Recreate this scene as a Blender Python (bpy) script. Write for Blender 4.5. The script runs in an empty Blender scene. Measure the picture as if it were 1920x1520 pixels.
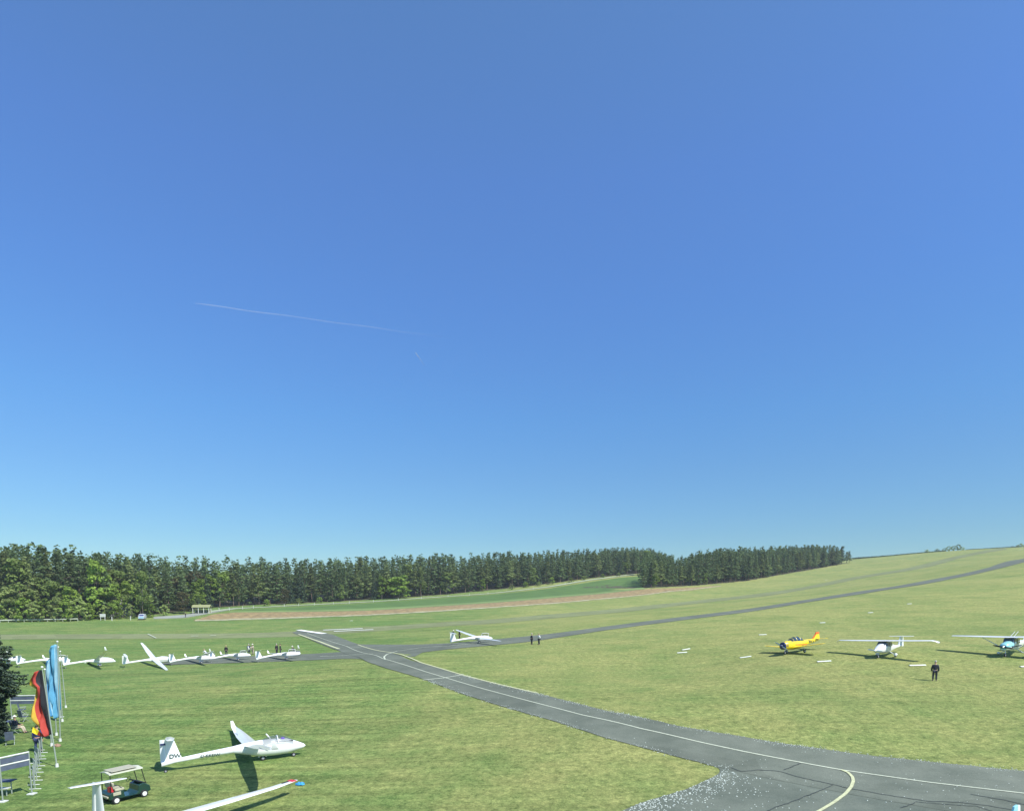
import bpy, bmesh, math, random
import numpy as np
from mathutils import Vector, Matrix
from mathutils.bvhtree import BVHTree
random.seed(7); rng = np.random.default_rng(7)
R = math.radians
SC = bpy.context.scene
COL = SC.collection

# ------------------------------------------------------------ camera, sky, sun, exposure
F = 1200.0; PITCH = R(6.0); CAMZ = 10.4
YC = 1118 + F*math.tan(PITCH)
cam = bpy.data.cameras.new('camera'); cam_o = bpy.data.objects.new('camera', cam); COL.objects.link(cam_o)
cam.sensor_width = 36; cam.lens = 36*F/1920; cam.shift_y = (YC-760)/1920
cam.clip_start = 0.5; cam.clip_end = 30000
cam_o.location = (0, 0, CAMZ); cam_o.rotation_euler = (math.pi/2-PITCH, 0, 0)
SC.camera = cam_o

SUN_EL = R(50); SUN_H = Vector((0.80, -0.60)).normalized()      # horizontal direction towards the sun
world = bpy.data.worlds.new('World'); SC.world = world; world.use_nodes = True
wt = world.node_tree; wt.nodes.clear()
wo = wt.nodes.new('ShaderNodeOutputWorld'); bg = wt.nodes.new('ShaderNodeBackground')
sky = wt.nodes.new('ShaderNodeTexSky'); sky.sky_type = 'NISHITA'; sky.sun_disc = False
sky.sun_elevation = SUN_EL; sky.sun_rotation = math.atan2(SUN_H.x, SUN_H.y)
sky.altitude = 500; sky.air_density = 1.0; sky.dust_density = 0.4; sky.ozone_density = 3.0
hs = wt.nodes.new('ShaderNodeHueSaturation'); hs.inputs['Saturation'].default_value = 1.12
hs.inputs['Value'].default_value = 1.0; hs.inputs['Hue'].default_value = 0.5
wt.links.new(sky.outputs[0], hs.inputs['Color'])
# deep clear-day blue: tint of the air by elevation above the horizon
wtc = wt.nodes.new('ShaderNodeTexCoord'); wsp = wt.nodes.new('ShaderNodeSeparateXYZ'); wr = wt.nodes.new('ShaderNodeValToRGB')
wt.links.new(wtc.outputs['Generated'], wsp.inputs[0]); wt.links.new(wsp.outputs[2], wr.inputs[0])
TINT = [(0.0,.44,.62,.68),(.086,.48,.655,.74),(.178,.574,.76,.88),(.256,.64,.87,1.03),(.395,.82,1.0,1.24),(.513,1.0,1.12,1.36),(.675,1.23,1.30,1.36)]
while len(wr.color_ramp.elements) < len(TINT): wr.color_ramp.elements.new(.5)
for e_, t_ in zip(wr.color_ramp.elements, TINT): e_.position = t_[0]; e_.color = (t_[1]/1.4, t_[2]/1.4, t_[3]/1.4, 1)
wm = wt.nodes.new('ShaderNodeMix'); wm.data_type = 'RGBA'; wm.blend_type = 'MULTIPLY'; wm.inputs[0].default_value = 1
ws_ = wt.nodes.new('ShaderNodeVectorMath'); ws_.operation = 'SCALE'; ws_.inputs['Scale'].default_value = 1.4
wt.links.new(hs.outputs[0], wm.inputs[6]); wt.links.new(wr.outputs[0], wm.inputs[7]); wt.links.new(wm.outputs[2], ws_.inputs[0]); wt.links.new(ws_.outputs[0], bg.inputs[0])
bg.inputs[1].default_value = 0.115; wt.links.new(bg.outputs[0], wo.inputs[0])
sun = bpy.data.lights.new('sun', 'SUN'); sun.energy = 4.6; sun.angle = R(0.5); sun.color = (1, .965, .9)
sun_o = bpy.data.objects.new('sun', sun); COL.objects.link(sun_o)
sd = Vector((SUN_H.x*math.cos(SUN_EL), SUN_H.y*math.cos(SUN_EL), math.sin(SUN_EL)))
sun_o.rotation_euler = sd.to_track_quat('Z', 'Y').to_euler(); sun_o.location = (40, -60, 80)
SC.view_settings.view_transform = 'Standard'; SC.view_settings.look = 'None'
SC.view_settings.exposure = 0.45; SC.view_settings.gamma = 1.0
HAZE = .00016
SC.cycles.volume_bounces = 0; SC.cycles.max_bounces = 5; SC.cycles.transparent_max_bounces = 12

# ------------------------------------------------------------ helpers
def tag(o, label=None, cat=None, group=None, kind=None):
    if label: o['label'] = label
    if cat: o['category'] = cat
    if group: o['group'] = group
    if kind: o['kind'] = kind
    return o
def empty(name, loc=(0,0,0), rz=0):
    o = bpy.data.objects.new(name, None); COL.objects.link(o); o.location = loc
    o.rotation_euler = (0, 0, rz); o.empty_display_size = .3; return o
def copy_tree(o, parent=None):
    c = o.copy(); COL.objects.link(c); c.parent = parent
    for ch in list(o.children):
        if ch.name in COL.objects: copy_tree(ch, c)
    return c

def nt(m): return m.node_tree.nodes, m.node_tree.links
MATS = {}
def mat(name, col, rough=.6, var=.08, scale=3.0, metal=0.0, bump=0.0, bscale=20., coat=0., rand=0.0, trans=0.0, spec=.5):
    m = bpy.data.materials.new(name); m.use_nodes = True; N, L = nt(m)
    b = N['Principled BSDF']; b.inputs['Roughness'].default_value = rough; b.inputs['Metallic'].default_value = metal
    b.inputs['Coat Weight'].default_value = coat; b.inputs['Specular IOR Level'].default_value = spec
    tc = N.new('ShaderNodeTexCoord'); no = N.new('ShaderNodeTexNoise'); no.inputs['Scale'].default_value = scale
    no.inputs['Detail'].default_value = 5
    L.new(tc.outputs['Object'], no.inputs['Vector'])
    mr = N.new('ShaderNodeMapRange'); mr.inputs[1].default_value = .3; mr.inputs[2].default_value = .7
    mr.inputs[3].default_value = 1-var; mr.inputs[4].default_value = 1+var
    L.new(no.outputs[0], mr.inputs[0])
    fac = mr.outputs[0]
    if rand:
        oi = N.new('ShaderNodeObjectInfo'); m2 = N.new('ShaderNodeMapRange')
        m2.inputs[3].default_value = 1-rand; m2.inputs[4].default_value = 1+rand
        L.new(oi.outputs['Random'], m2.inputs[0])
        mu = N.new('ShaderNodeMath'); mu.operation = 'MULTIPLY'; L.new(fac, mu.inputs[0]); L.new(m2.outputs[0], mu.inputs[1]); fac = mu.outputs[0]
    mx = N.new('ShaderNodeVectorMath'); mx.operation = 'SCALE'; mx.inputs[0].default_value = col[:3]
    L.new(fac, mx.inputs['Scale']); L.new(mx.outputs[0], b.inputs['Base Color'])
    if bump:
        n2 = N.new('ShaderNodeTexNoise'); n2.inputs['Scale'].default_value = bscale; n2.inputs['Detail'].default_value = 6
        L.new(tc.outputs['Object'], n2.inputs['Vector'])
        bp = N.new('ShaderNodeBump'); bp.inputs['Strength'].default_value = bump; bp.inputs['Distance'].default_value = .05
        L.new(n2.outputs[0], bp.inputs['Height']); L.new(bp.outputs[0], b.inputs['Normal'])
    MATS[name] = m
    return m

class MB:
    def __init__(s): s.v = []; s.f = []; s.mi = []; s.cur = 0
    def add(s, vs, fs):
        o = len(s.v); s.v += [tuple(p) for p in vs]; s.f += [tuple(i+o for i in f) for f in fs]; s.mi += [s.cur]*len(fs); return s
    def box(s, c, size, rz=0, rx=0, ry=0, taper=1.0):
        M = Matrix.Translation(c) @ Matrix.Rotation(rz,4,'Z') @ Matrix.Rotation(ry,4,'Y') @ Matrix.Rotation(rx,4,'X')
        a, b, h = size[0]/2, size[1]/2, size[2]/2
        vs = [(-a,-b,-h),(a,-b,-h),(a,b,-h),(-a,b,-h),(-a*taper,-b*taper,h),(a*taper,-b*taper,h),(a*taper,b*taper,h),(-a*taper,b*taper,h)]
        s.add([M @ Vector(v) for v in vs], [(0,3,2,1),(4,5,6,7),(0,1,5,4),(1,2,6,5),(2,3,7,6),(3,0,4,7)]); return s
    def rings(s, rings, closed=True, cap=True):
        n = len(rings[0]); vs = [p for r in rings for p in r]; fs = []
        for i in range(len(rings)-1):
            for j in range(n if closed else n-1):
                k = (j+1) % n
                fs.append((i*n+j, i*n+k, (i+1)*n+k, (i+1)*n+j))
        if cap and closed:
            fs.append(tuple(range(n))[::-1]); fs.append(tuple((len(rings)-1)*n+j for j in range(n)))
        s.add(vs, fs); return s
    def tube(s, pts, rad, n=8):
        pts = [Vector(p) for p in pts]; rr = rad if isinstance(rad, (list, tuple)) else [rad]*len(pts); rings = []
        for i, p in enumerate(pts):
            d = (pts[min(i+1, len(pts)-1)]-pts[max(i-1, 0)]).normalized()
            a = d.cross(Vector((0,0,1)));
            if a.length < .05: a = d.cross(Vector((1,0,0)))
            a.normalize(); b = d.cross(a)
            rings.append([p+(a*math.cos(t)+b*math.sin(t))*rr[i] for t in [2*math.pi*k/n for k in range(n)]])
        s.rings(rings); return s
    def ball(s, c, r, n=10, m=6):
        c = Vector(c); r = r if isinstance(r, (tuple, list)) else (r, r, r); rings = []
        for i in range(m+1):
            a = math.pi*(i/m*.98+.01)
            rings.append([c+Vector((r[0]*math.sin(a)*math.cos(2*math.pi*k/n), r[1]*math.sin(a)*math.sin(2*math.pi*k/n), -r[2]*math.cos(a))) for k in range(n)])
        s.rings(rings); return s
    def disc(s, c, r, w, axis='Y', n=16, round_=.25):   # wheel shape
        prof = [(r*.55, -w*.5), (r*(1-round_*.4), -w*.5), (r, -w*.22), (r, w*.22), (r*(1-round_*.4), w*.5), (r*.55, w*.5)]
        rings = []
        for rad, off in prof:
            ring = []
            for k in range(n):
                t = 2*math.pi*k/n; a, b = rad*math.cos(t), rad*math.sin(t)
                ring.append(Vector(c)+(Vector((a, off, b)) if axis == 'Y' else Vector((off, a, b))))
            rings.append(ring)
        s.rings(rings); return s
    def build(s, name, m, parent=None, smooth=False, bevel=0):
        me = bpy.data.meshes.new(name); me.from_pydata(s.v, [], s.f)
        ms = m if isinstance(m, (list, tuple)) else [m]
        for x in ms: me.materials.append(x)
        if len(ms) > 1: me.polygons.foreach_set('material_index', s.mi)
        bm = bmesh.new(); bm.from_mesh(me); bmesh.ops.recalc_face_normals(bm, faces=bm.faces); bm.to_mesh(me); bm.free()
        if smooth:
            me.polygons.foreach_set('use_smooth', [True]*len(me.polygons))
            try: me.set_sharp_from_angle(angle=R(40))
            except Exception: pass
        o = bpy.data.objects.new(name, me); COL.objects.link(o); o.parent = parent
        if bevel:
            bv = o.modifiers.new('bevel', 'BEVEL'); bv.width = bevel; bv.segments = 2; bv.limit_method = 'ANGLE'
        return o

def ray(px, py):
    cx, cy = (px-960)/F, (YC-py)/F; c, s_ = math.cos(PITCH), math.sin(PITCH)
    return Vector((cx, c+cy*s_, -s_+cy*c))
def atd(px, py, d):
    r = ray(px, py); return Vector((0, 0, CAMZ))+r*(d/r.y)

# ------------------------------------------------------------ terrain from surveyed points (px, py, distance)
CP = [(-150,1560,29),(0,1520,31),(300,1520,31),(600,1520,31),(960,1525,30.5),(960,1400,42),(600,1400,44.5),(300,1440,39),(0,1400,44.5),
 (-150,1300,68),(0,1250,95),(300,1250,94.5),(560,1239,97),(0,1194,160),(300,1192,163),(480,1190,165),(-200,1195,160),
 (0,1165,215),(250,1162,225),(480,1160,228),(400,1142,270),(480,1136,300),(700,1125,350),(900,1110,400),(1100,1086,450),(1200,1076,480),
 (-200,1166,215),(-200,1120,420),(0,1112,420),(300,1100,450),(600,1085,600),
 (960,1300,59),(800,1261,72),(700,1230,88),(900,1207,106),(1005,1208,105),(850,1169,195),(960,1161,208),(700,1178,178),
 (690,1152,245),(930,1138,265),(930,1129,300),(1160,1144,240),(1160,1120,300),(1160,1109,345),(1210,1103,350),(1290,1130,268),(1290,1108,345),
 (1264,1161,139),(1400,1118,305),(1400,1144,156),(1400,1089,430),(1516,1101,345),(1516,1126,177),(1600,1084,380),(1500,1070,520),(1595,1054,600),
 (1636,1107,205),(1700,1067,432),(1765,1086,248),(1800,1043,501),(1900,1026,600),(1920,1050,323),(1655,1044,720),(1750,1035,690),
 (1200,1200,100),(1200,1350,46),(1400,1230,78),(1490,1225,74),(1660,1234,69),(1890,1234,67),(1752,1276,58),(1600,1350,45),(1920,1445,36.5),(1500,1425,38.5),(1400,1300,55),
 (1355,1445,36.5),(1920,1510,30.5),(1500,1520,30.5),(2100,1400,39),(2100,1250,62),(2150,1100,160),(2150,1020,420),(1800,1160,115),(1600,1180,105),(1300,1250,76)]
P3 = [tuple(atd(*c)) for c in CP]
P3 += [(0,0,.1),(-40,0,0),(40,0,.6),(-60,-60,0),(60,-60,1.5),(0,15,.05),
       (0,900,45),(300,900,52),(600,950,48),(-400,900,40),(900,700,45),(0,1600,30),(700,1600,30),(-900,1500,30),(1500,1200,25),(-900,300,10),(900,100,30),(900,-600,20),(-900,-600,0),(0,-900,0)]
P3 = np.array(P3)
def tps_fit(P, lam):
    n = len(P); xy = P[:, :2]/100.; z = P[:, 2]
    r2 = ((xy[:, None]-xy[None])**2).sum(-1); K = np.where(r2 > 0, r2*np.log(r2+1e-12)*.5, 0)
    A = np.zeros((n+3, n+3)); A[:n, :n] = K+lam*np.eye(n); A[:n, n] = 1; A[:n, n+1:] = xy; A[n, :n] = 1; A[n+1:, :n] = xy.T
    return np.linalg.solve(A, np.concatenate([z, [0, 0, 0]]))
W = tps_fit(P3, 0.004)
def tz(x, y):
    x = np.asarray(x, float)/100.; y = np.asarray(y, float)/100.; s = x.shape; x = x.ravel(); y = y.ravel()
    out = np.zeros(len(x)); C0 = P3[:, :2]/100.
    for i in range(0, len(x), 8000):
        r2 = (x[i:i+8000, None]-C0[None, :, 0])**2+(y[i:i+8000, None]-C0[None, :, 1])**2
        out[i:i+8000] = (r2*np.log(r2+1e-12)*.5)@W[:-3]+W[-3]+W[-2]*x[i:i+8000]+W[-1]*y[i:i+8000]
    rr = np.sqrt(x*x+y*y)*100; k = np.clip((rr-1100)/900, 0, 1)
    return (out*(1-k)+28*k).reshape(s)

def mat_grass():
    m = bpy.data.materials.new('grass'); m.use_nodes = True; N, L = nt(m); b = N['Principled BSDF']
    b.inputs['Roughness'].default_value = .95; b.inputs['Specular IOR Level'].default_value = .1
    tc = N.new('ShaderNodeTexCoord')
    def noise(sc, det=4, rough=.6, vec=None, dist=0):
        n = N.new('ShaderNodeTexNoise'); n.inputs['Scale'].default_value = sc; n.inputs['Detail'].default_value = det
        n.inputs['Roughness'].default_value = rough; n.inputs['Distortion'].default_value = dist
        L.new(vec or tc.outputs['Object'], n.inputs['Vector']); return n.outputs[0]
    def ramp(src, a, b_, lo=0., hi=1.):
        r = N.new('ShaderNodeMapRange'); r.inputs[1].default_value = a; r.inputs[2].default_value = b_; r.inputs[3].default_value = lo; r.inputs[4].default_value = hi
        L.new(src, r.inputs[0]); return r.outputs[0]
    def mix(f, c1, c2, mode='MIX'):
        x = N.new('ShaderNodeMix'); x.data_type = 'RGBA'; x.blend_type = mode
        if isinstance(f, float): x.inputs[0].default_value = f
        else: L.new(f, x.inputs[0])
        for s_, c in ((x.inputs[6], c1), (x.inputs[7], c2)):
            if isinstance(c, tuple): s_.default_value = (*c, 1)
            else: L.new(c, s_)
        return x.outputs[2]
    def math_(op, a, b_=0.):
        q = N.new('ShaderNodeMath'); q.operation = op
        for i, s_ in enumerate((a, b_)):
            if isinstance(s_, (int, float)): q.inputs[i].default_value = s_
            else: L.new(s_, q.inputs[i])
        return q.outputs[0]
    green = (.122, .205, .055); straw = (.278, .292, .100); lush = (.098, .178, .048)
    sep = N.new('ShaderNodeSeparateXYZ'); L.new(tc.outputs['Object'], sep.inputs[0])
    gx = ramp(sep.outputs[0], -36, 10, 0, 1)                  # the drier sward of the eastern half
    big = noise(.035, 3, .5); mid = noise(.22, 5, .65); clump = noise(2.2, 6, .85); fine = noise(8., 4, .8)
    f1 = math_('ADD', math_('MULTIPLY', gx, .55), math_('MULTIPLY', ramp(big, .35, .65), .38))
    f1 = math_('ADD', f1, ramp(mid, .3, .7, -.34, .34))
    f1 = math_('ADD', f1, ramp(clump, .3, .7, -.30, .30))
    cl = N.new('ShaderNodeClamp'); L.new(f1, cl.inputs[0])
    c = mix(cl.outputs[0], green, straw)
    c = mix(ramp(noise(.06, 3), .58, .74, 0., .55), c, lush)
    # mower lines
    mp = N.new('ShaderNodeMapping'); mp.inputs['Rotation'].default_value = (0, 0, R(-38)); mp.inputs['Scale'].default_value = (.05, 1.0, 1)
    L.new(tc.outputs['Object'], mp.inputs[0]); st = noise(.9, 3, .6, mp.outputs[0])
    c = mix(1.0, c, ramp(st, .35, .65, .92, 1.07), 'MULTIPLY')
    mp2 = N.new('ShaderNodeMapping'); mp2.inputs['Rotation'].default_value = (0, 0, R(57)); mp2.inputs['Scale'].default_value = (.04, 1.0, 1)
    L.new(tc.outputs['Object'], mp2.inputs[0]); st2 = ramp(noise(1.3, 2, .5, mp2.outputs[0]), .4, .6, -.17, .10)
    c = mix(1.0, c, math_('ADD', math_('MULTIPLY', st2, ramp(sep.outputs[0], 8, -14, 0, 1)), 1.0), 'MULTIPLY')
    c = mix(1.0, c, ramp(clump, .3, .7, .50, 1.50), 'MULTIPLY')
    c = mix(1.0, c, ramp(fine, .3, .7, .62, 1.38), 'MULTIPLY')
    L.new(c, b.inputs['Base Color'])
    h = math_('ADD', math_('MULTIPLY', clump, 1.0), math_('MULTIPLY', fine, .5))
    bp = N.new('ShaderNodeBump'); bp.inputs['Strength'].default_value = .8; bp.inputs['Distance'].default_value = .12
    L.new(h, bp.inputs['Height']); L.new(bp.outputs[0], b.inputs['Normal'])
    return m
GRASS = mat_grass()

ang = [R(a) for a in np.concatenate([np.arange(-180, -60, 6), np.arange(-60, 60.01, .5), np.arange(66, 180, 6)])]
rad = 4.0*(3500/4.0)**(np.arange(201)/200.)
A_, R_ = np.meshgrid(ang, rad)
GX = np.sin(A_)*R_; GY = np.cos(A_)*R_; GZ = tz(GX, GY)
na, nr = len(ang), len(rad)
gv = np.stack([GX.ravel(), GY.ravel(), GZ.ravel()], 1).tolist(); gf = []
for i in range(nr-1):
    for j in range(na):
        k = (j+1) % na; gf.append((i*na+j, (i+1)*na+j, (i+1)*na+k, i*na+k)[::-1])
gv.append((0, 0, float(tz(np.array([0.]), np.array([0.]))[0])))
for j in range(na): gf.append((len(gv)-1, (j+1) % na, j)[::-1])
me = bpy.data.meshes.new('ground'); me.from_pydata(gv, [], gf); me.materials.append(GRASS)
me.polygons.foreach_set('use_smooth', [True]*len(me.polygons))
bm = bmesh.new(); bm.from_mesh(me); bmesh.ops.recalc_face_normals(bm, faces=bm.faces)
bmesh.ops.triangulate(bm, faces=bm.faces[:])
if sum(f.normal.z for f in list(bm.faces)[:200]) < 0: bmesh.ops.reverse_faces(bm, faces=bm.faces)
bm.to_mesh(me); BVH = BVHTree.FromBMesh(bm); bm.free()
ground = bpy.data.objects.new('ground', me); COL.objects.link(ground); tag(ground, kind='structure')

def gz(x, y):
    h = BVH.ray_cast(Vector((x, y, 500)), Vector((0, 0, -1))); return h[0].z if h[0] else 0.
def at(px, py):
    r = ray(px, py); h = BVH.ray_cast(Vector((0, 0, CAMZ)), r.normalized())
    if h[0] and h[0].length < 1500: return h[0]
    if py > 1400: raise ValueError('no ground at %s %s' % (px, py))
    print('no ground at', px, py); return at(px, py+1.5)
def G(x, y): return Vector((x, y, gz(x, y)))
def slope_normal(x, y, r=3.0):
    a = G(x+r, y)-G(x-r, y); b = G(x, y+r)-G(x, y-r); return a.cross(b).normalized()

def resample(pl, n):
    pl = [Vector(p) for p in pl]; L_ = [0]
    for a, b in zip(pl, pl[1:]): L_.append(L_[-1]+(b-a).length)
    out = []
    for i in range(n):
        t = L_[-1]*i/(n-1); k = max(j for j in range(len(L_)) if L_[j] <= t+1e-9); k = min(k, len(pl)-2)
        u = (t-L_[k])/max(1e-9, L_[k+1]-L_[k]); out.append(pl[k].lerp(pl[k+1], u))
    return out
def drape(name, ea, eb, m, level=1, n=120, k=6, pix=True, jitter=0.0, parent=None):
    """sheet on the ground between two edge curves"""
    if pix:
        ea = [at(*p).xy for p in ea]; eb = [at(*p).xy for p in eb]
    A = resample(ea, n); B = resample(eb, n); mb = MB(); vs = []
    for i in range(n):
        for j in range(k+1):
            p = A[i].lerp(B[i], j/k)
            if jitter and j in (0, k):
                q = (A[i]-B[i]).normalized()*random.uniform(-jitter, jitter); p = p+q
            d = p.length; vs.append((p.x, p.y, gz(p.x, p.y)+level*(.006+.00014*d)))
    fs = [(i*(k+1)+j, i*(k+1)+j+1, (i+1)*(k+1)+j+1, (i+1)*(k+1)+j) for i in range(n-1) for j in range(k)]
    mb.add(vs, fs); o = mb.build(name, m, parent); tag(o, kind='structure')
    me = o.data
    if sum(p.normal.z for p in list(me.polygons)[:50]) < 0: me.flip_normals()
    return o
def line_strip(name, pts, w, m, level=3, n=80, pix=True):
    P = [at(*p).xy for p in pts] if pix else [Vector(p) for p in pts]
    P = resample(P, n); A = []; B = []
    for i, p in enumerate(P):
        d = (P[min(i+1, n-1)]-P[max(i-1, 0)]).normalized(); q = Vector((-d.y, d.x))*w/2; A.append(p+q); B.append(p-q)
    return drape(name, A, B, m, level, n, 1, pix=False)

# ------------------------------------------------------------ pavements, fields, markings
def mat_asphalt(name, base=(.115,.145,.125), light=(.165,.20,.175)):
    m = bpy.data.materials.new(name); m.use_nodes = True; N, L = nt(m); b = N['Principled BSDF']
    b.inputs['Roughness'].default_value = 1; b.inputs['Specular IOR Level'].default_value = .04
    tc = N.new('ShaderNodeTexCoord'); cr = N.new('ShaderNodeMix'); cr.data_type = 'RGBA'
    n1 = N.new('ShaderNodeTexNoise'); n1.inputs['Scale'].default_value = .35; n1.inputs['Detail'].default_value = 8; n1.inputs['Roughness'].default_value = .65
    n2 = N.new('ShaderNodeTexNoise'); n2.inputs['Scale'].default_value = 14; n2.inputs['Detail'].default_value = 4
    for n in (n1, n2): L.new(tc.outputs['Object'], n.inputs['Vector'])
    r = N.new('ShaderNodeMapRange'); r.inputs[1].default_value = .35; r.inputs[2].default_value = .68; L.new(n1.outputs[0], r.inputs[0])
    L.new(r.outputs[0], cr.inputs[0])
    n3 = N.new('ShaderNodeTexVoronoi'); n3.inputs['Scale'].default_value = .13; L.new(tc.outputs['Object'], n3.inputs['Vector'])
    r3 = N.new('ShaderNodeSeparateColor'); L.new(n3.outputs['Color'], r3.inputs[0]); r4 = N.new('ShaderNodeMapRange'); r4.inputs[3].default_value = .90; r4.inputs[4].default_value = 1.08; L.new(r3.outputs[0], r4.inputs[0])
    mu2 = N.new('ShaderNodeMix'); mu2.data_type = 'RGBA'; mu2.blend_type = 'MULTIPLY'; mu2.inputs[0].default_value = 1; L.new(r4.outputs[0], mu2.inputs[7]); cr.inputs[6].default_value = (*base, 1); cr.inputs[7].default_value = (*light, 1)
    r2 = N.new('ShaderNodeMapRange'); r2.inputs[1].default_value = .3; r2.inputs[2].default_value = .7; r2.inputs[3].default_value = .86; r2.inputs[4].default_value = 1.14
    L.new(n2.outputs[0], r2.inputs[0]); mu = N.new('ShaderNodeMix'); mu.data_type = 'RGBA'; mu.blend_type = 'MULTIPLY'; mu.inputs[0].default_value = 1
    L.new(cr.outputs[2], mu2.inputs[6]); L.new(mu2.outputs[2], mu.inputs[6]); L.new(r2.outputs[0], mu.inputs[7]); L.new(mu.outputs[2], b.inputs['Base Color'])
    bp = N.new('ShaderNodeBump'); bp.inputs['Strength'].default_value = .3; bp.inputs['Distance'].default_value = .02
    L.new(n2.outputs[0], bp.inputs['Height']); L.new(bp.outputs[0], b.inputs['Normal']); return m
ASPH = mat_asphalt('asphalt', (.118,.137,.108), (.170,.190,.150)); ASPH2 = mat_asphalt('runway_asphalt', (.175,.205,.105), (.225,.250,.118))
ASPH3 = mat_asphalt('apron_asphalt', (.118,.140,.112), (.178,.202,.160))
PAINT = mat('white_line_paint', (.50,.54,.40), .8, .18, 6)
PAINTY = mat('yellow_line_paint', (.50,.52,.30), .8, .2, 6)
PAINTB = mat('bright_white_paint', (.85,.88,.82), .8, .05, 6)
CRACK = mat('crack_tar', (.045,.055,.048), .7, .2, 6)
SOIL = mat('ploughed_soil', (.27,.20,.085), .95, .45, .55, bump=.6, bscale=1.5)
SOILL = mat('pale_soil', (.36,.34,.20), .95, .35, .5)
CROP = mat('green_crop', (.078,.150,.026), .9, .18, .12)
CROPL = mat('pale_crop', (.16,.23,.065), .9, .12, .08)
TRACK = mat('pale_track', (.33,.38,.25), .95, .12, .1)
ROADG = mat('far_road', (.27,.29,.25), .95, .1, .2)

up = [(560,1182),(600,1185),(625,1190),(671,1207.5),(727,1223),(767,1237),(861,1263.5),(1007,1299.5),(1143,1334),(1271,1361),(1463,1393),(1655,1419),(1920,1445),(2200,1468)]
lo = [(548,1186),(575,1196),(636,1220),(686,1240),(721,1252),(800,1275),(861,1298.5),(952,1327.5),(1068,1361),(1135,1383),(1223,1406),(1340,1437),(1600,1490),(1920,1545),(2200,1590)]
drape('taxiway', up, lo, ASPH, 3, 220, 8, jitter=.05)
drape('apron', [(1340,1436),(1420,1450),(1600,1475),(1800,1500),(2000,1520),(2200,1540)],
      [(1356,1444),(1346,1452),(1290,1478),(1200,1505),(1130,1535),(1100,1600),(1300,1900),(2200,1900)][::1], ASPH3, 2, 90, 24)
# parallel taxiway
drape('parallel_taxiway', [(671,1207.5),(788,1208),(850,1205.5),(940,1197),(1040,1187),(1134,1174.5),(1264,1158),(1400,1141.5),(1516,1123.5),(1636,1105),(1765,1083),(1855,1063.5),(1920,1047),(2060,1012)],
      [(740,1226),(775,1233),(792,1223),(830,1218),(900,1211.5),(1040,1196),(1134,1181.5),(1264,1164.5),(1400,1147.5),(1516,1128.5),(1636,1110),(1765,1089),(1855,1070),(1920,1054),(2060,1020)], ASPH, 2, 220, 5)
drape('parallel_taxiway', [(300,1237),(480,1229.5),(560,1226.5),(640,1222),(680,1219)], [(300,1246),(480,1241),(560,1238),(640,1235),(700,1237)], ASPH, 2, 80, 5)
drape('runway', [(-120,1189.5),(0,1189.3),(300,1187.8),(480,1186.3),(560,1183),(625,1178.5),(720,1173.5),(850,1164.5),(900,1162.5),(1030,1151.5),(1160,1140.5),(1290,1127.2),(1400,1115.3),(1516,1098.5),(1600,1081.5),(1700,1065),(1800,1041),(1880,1027.2)],
      [(-120,1198.8),(0,1198.5),(300,1196.8),(480,1195.2),(560,1193),(625,1188.5),(720,1182),(850,1172.5),(900,1170.5),(1030,1159.5),(1160,1148),(1290,1133),(1400,1121.2),(1516,1103.8),(1600,1087),(1700,1070.5),(1800,1046.5),(1890,1029.5)], ASPH2, 1, 240, 5)
drape('ploughed_field', [(362,1163),(400,1151),(450,1147.5),(690,1144),(930,1129),(1030,1121),(1160,1109),(1210,1104.5),(1290,1101.5),(1350,1097.5)],
      [(366,1164),(410,1163),(450,1161.5),(690,1153),(930,1138.5),(1030,1131.5),(1160,1120),(1210,1115),(1290,1107),(1352,1098.5)], SOIL, 1, 140, 6, jitter=.6)
drape('field_margin', [(366,1162),(450,1159.5),(690,1151.8),(930,1137.2),(1160,1119.4),(1352,1098)],
      [(366,1164.5),(450,1162),(690,1153.5),(930,1139),(1160,1120.6),(1352,1099)], SOILL, 2, 120, 1, jitter=.8)
drape('crop_field', [(440,1144),(560,1138),(690,1131),(800,1123),(930,1113.7),(1030,1103),(1100,1092),(1160,1083),(1200,1080)],
      [(440,1146.5),(560,1143.5),(690,1142),(800,1135.5),(930,1126.5),(1030,1118.5),(1100,1112),(1160,1107),(1206,1102)], CROP, 1, 140, 6)
drape('crop_margin', [(430,1146),(690,1140.5),(930,1126.3),(1030,1118),(1160,1106.5),(1206,1101.5)],
      [(430,1148),(690,1144.5),(930,1129.5),(1030,1121.5),(1160,1109.5),(1210,1104.5)], CROPL, 2, 120, 2)
line_strip('forest_track', [(390,1147),(440,1141),(480,1138.8),(560,1134.5),(690,1128.3),(800,1120.5),(930,1111.5),(1030,1100),(1100,1088),(1190,1077)], 4.2, TRACK, 3, 140)
drape('access_road', [(288,1156),(340,1152.5),(390,1146.5),(440,1139.5)], [(288,1160),(345,1158),(395,1149.5),(440,1142)], ROADG, 1, 40, 3)
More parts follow.
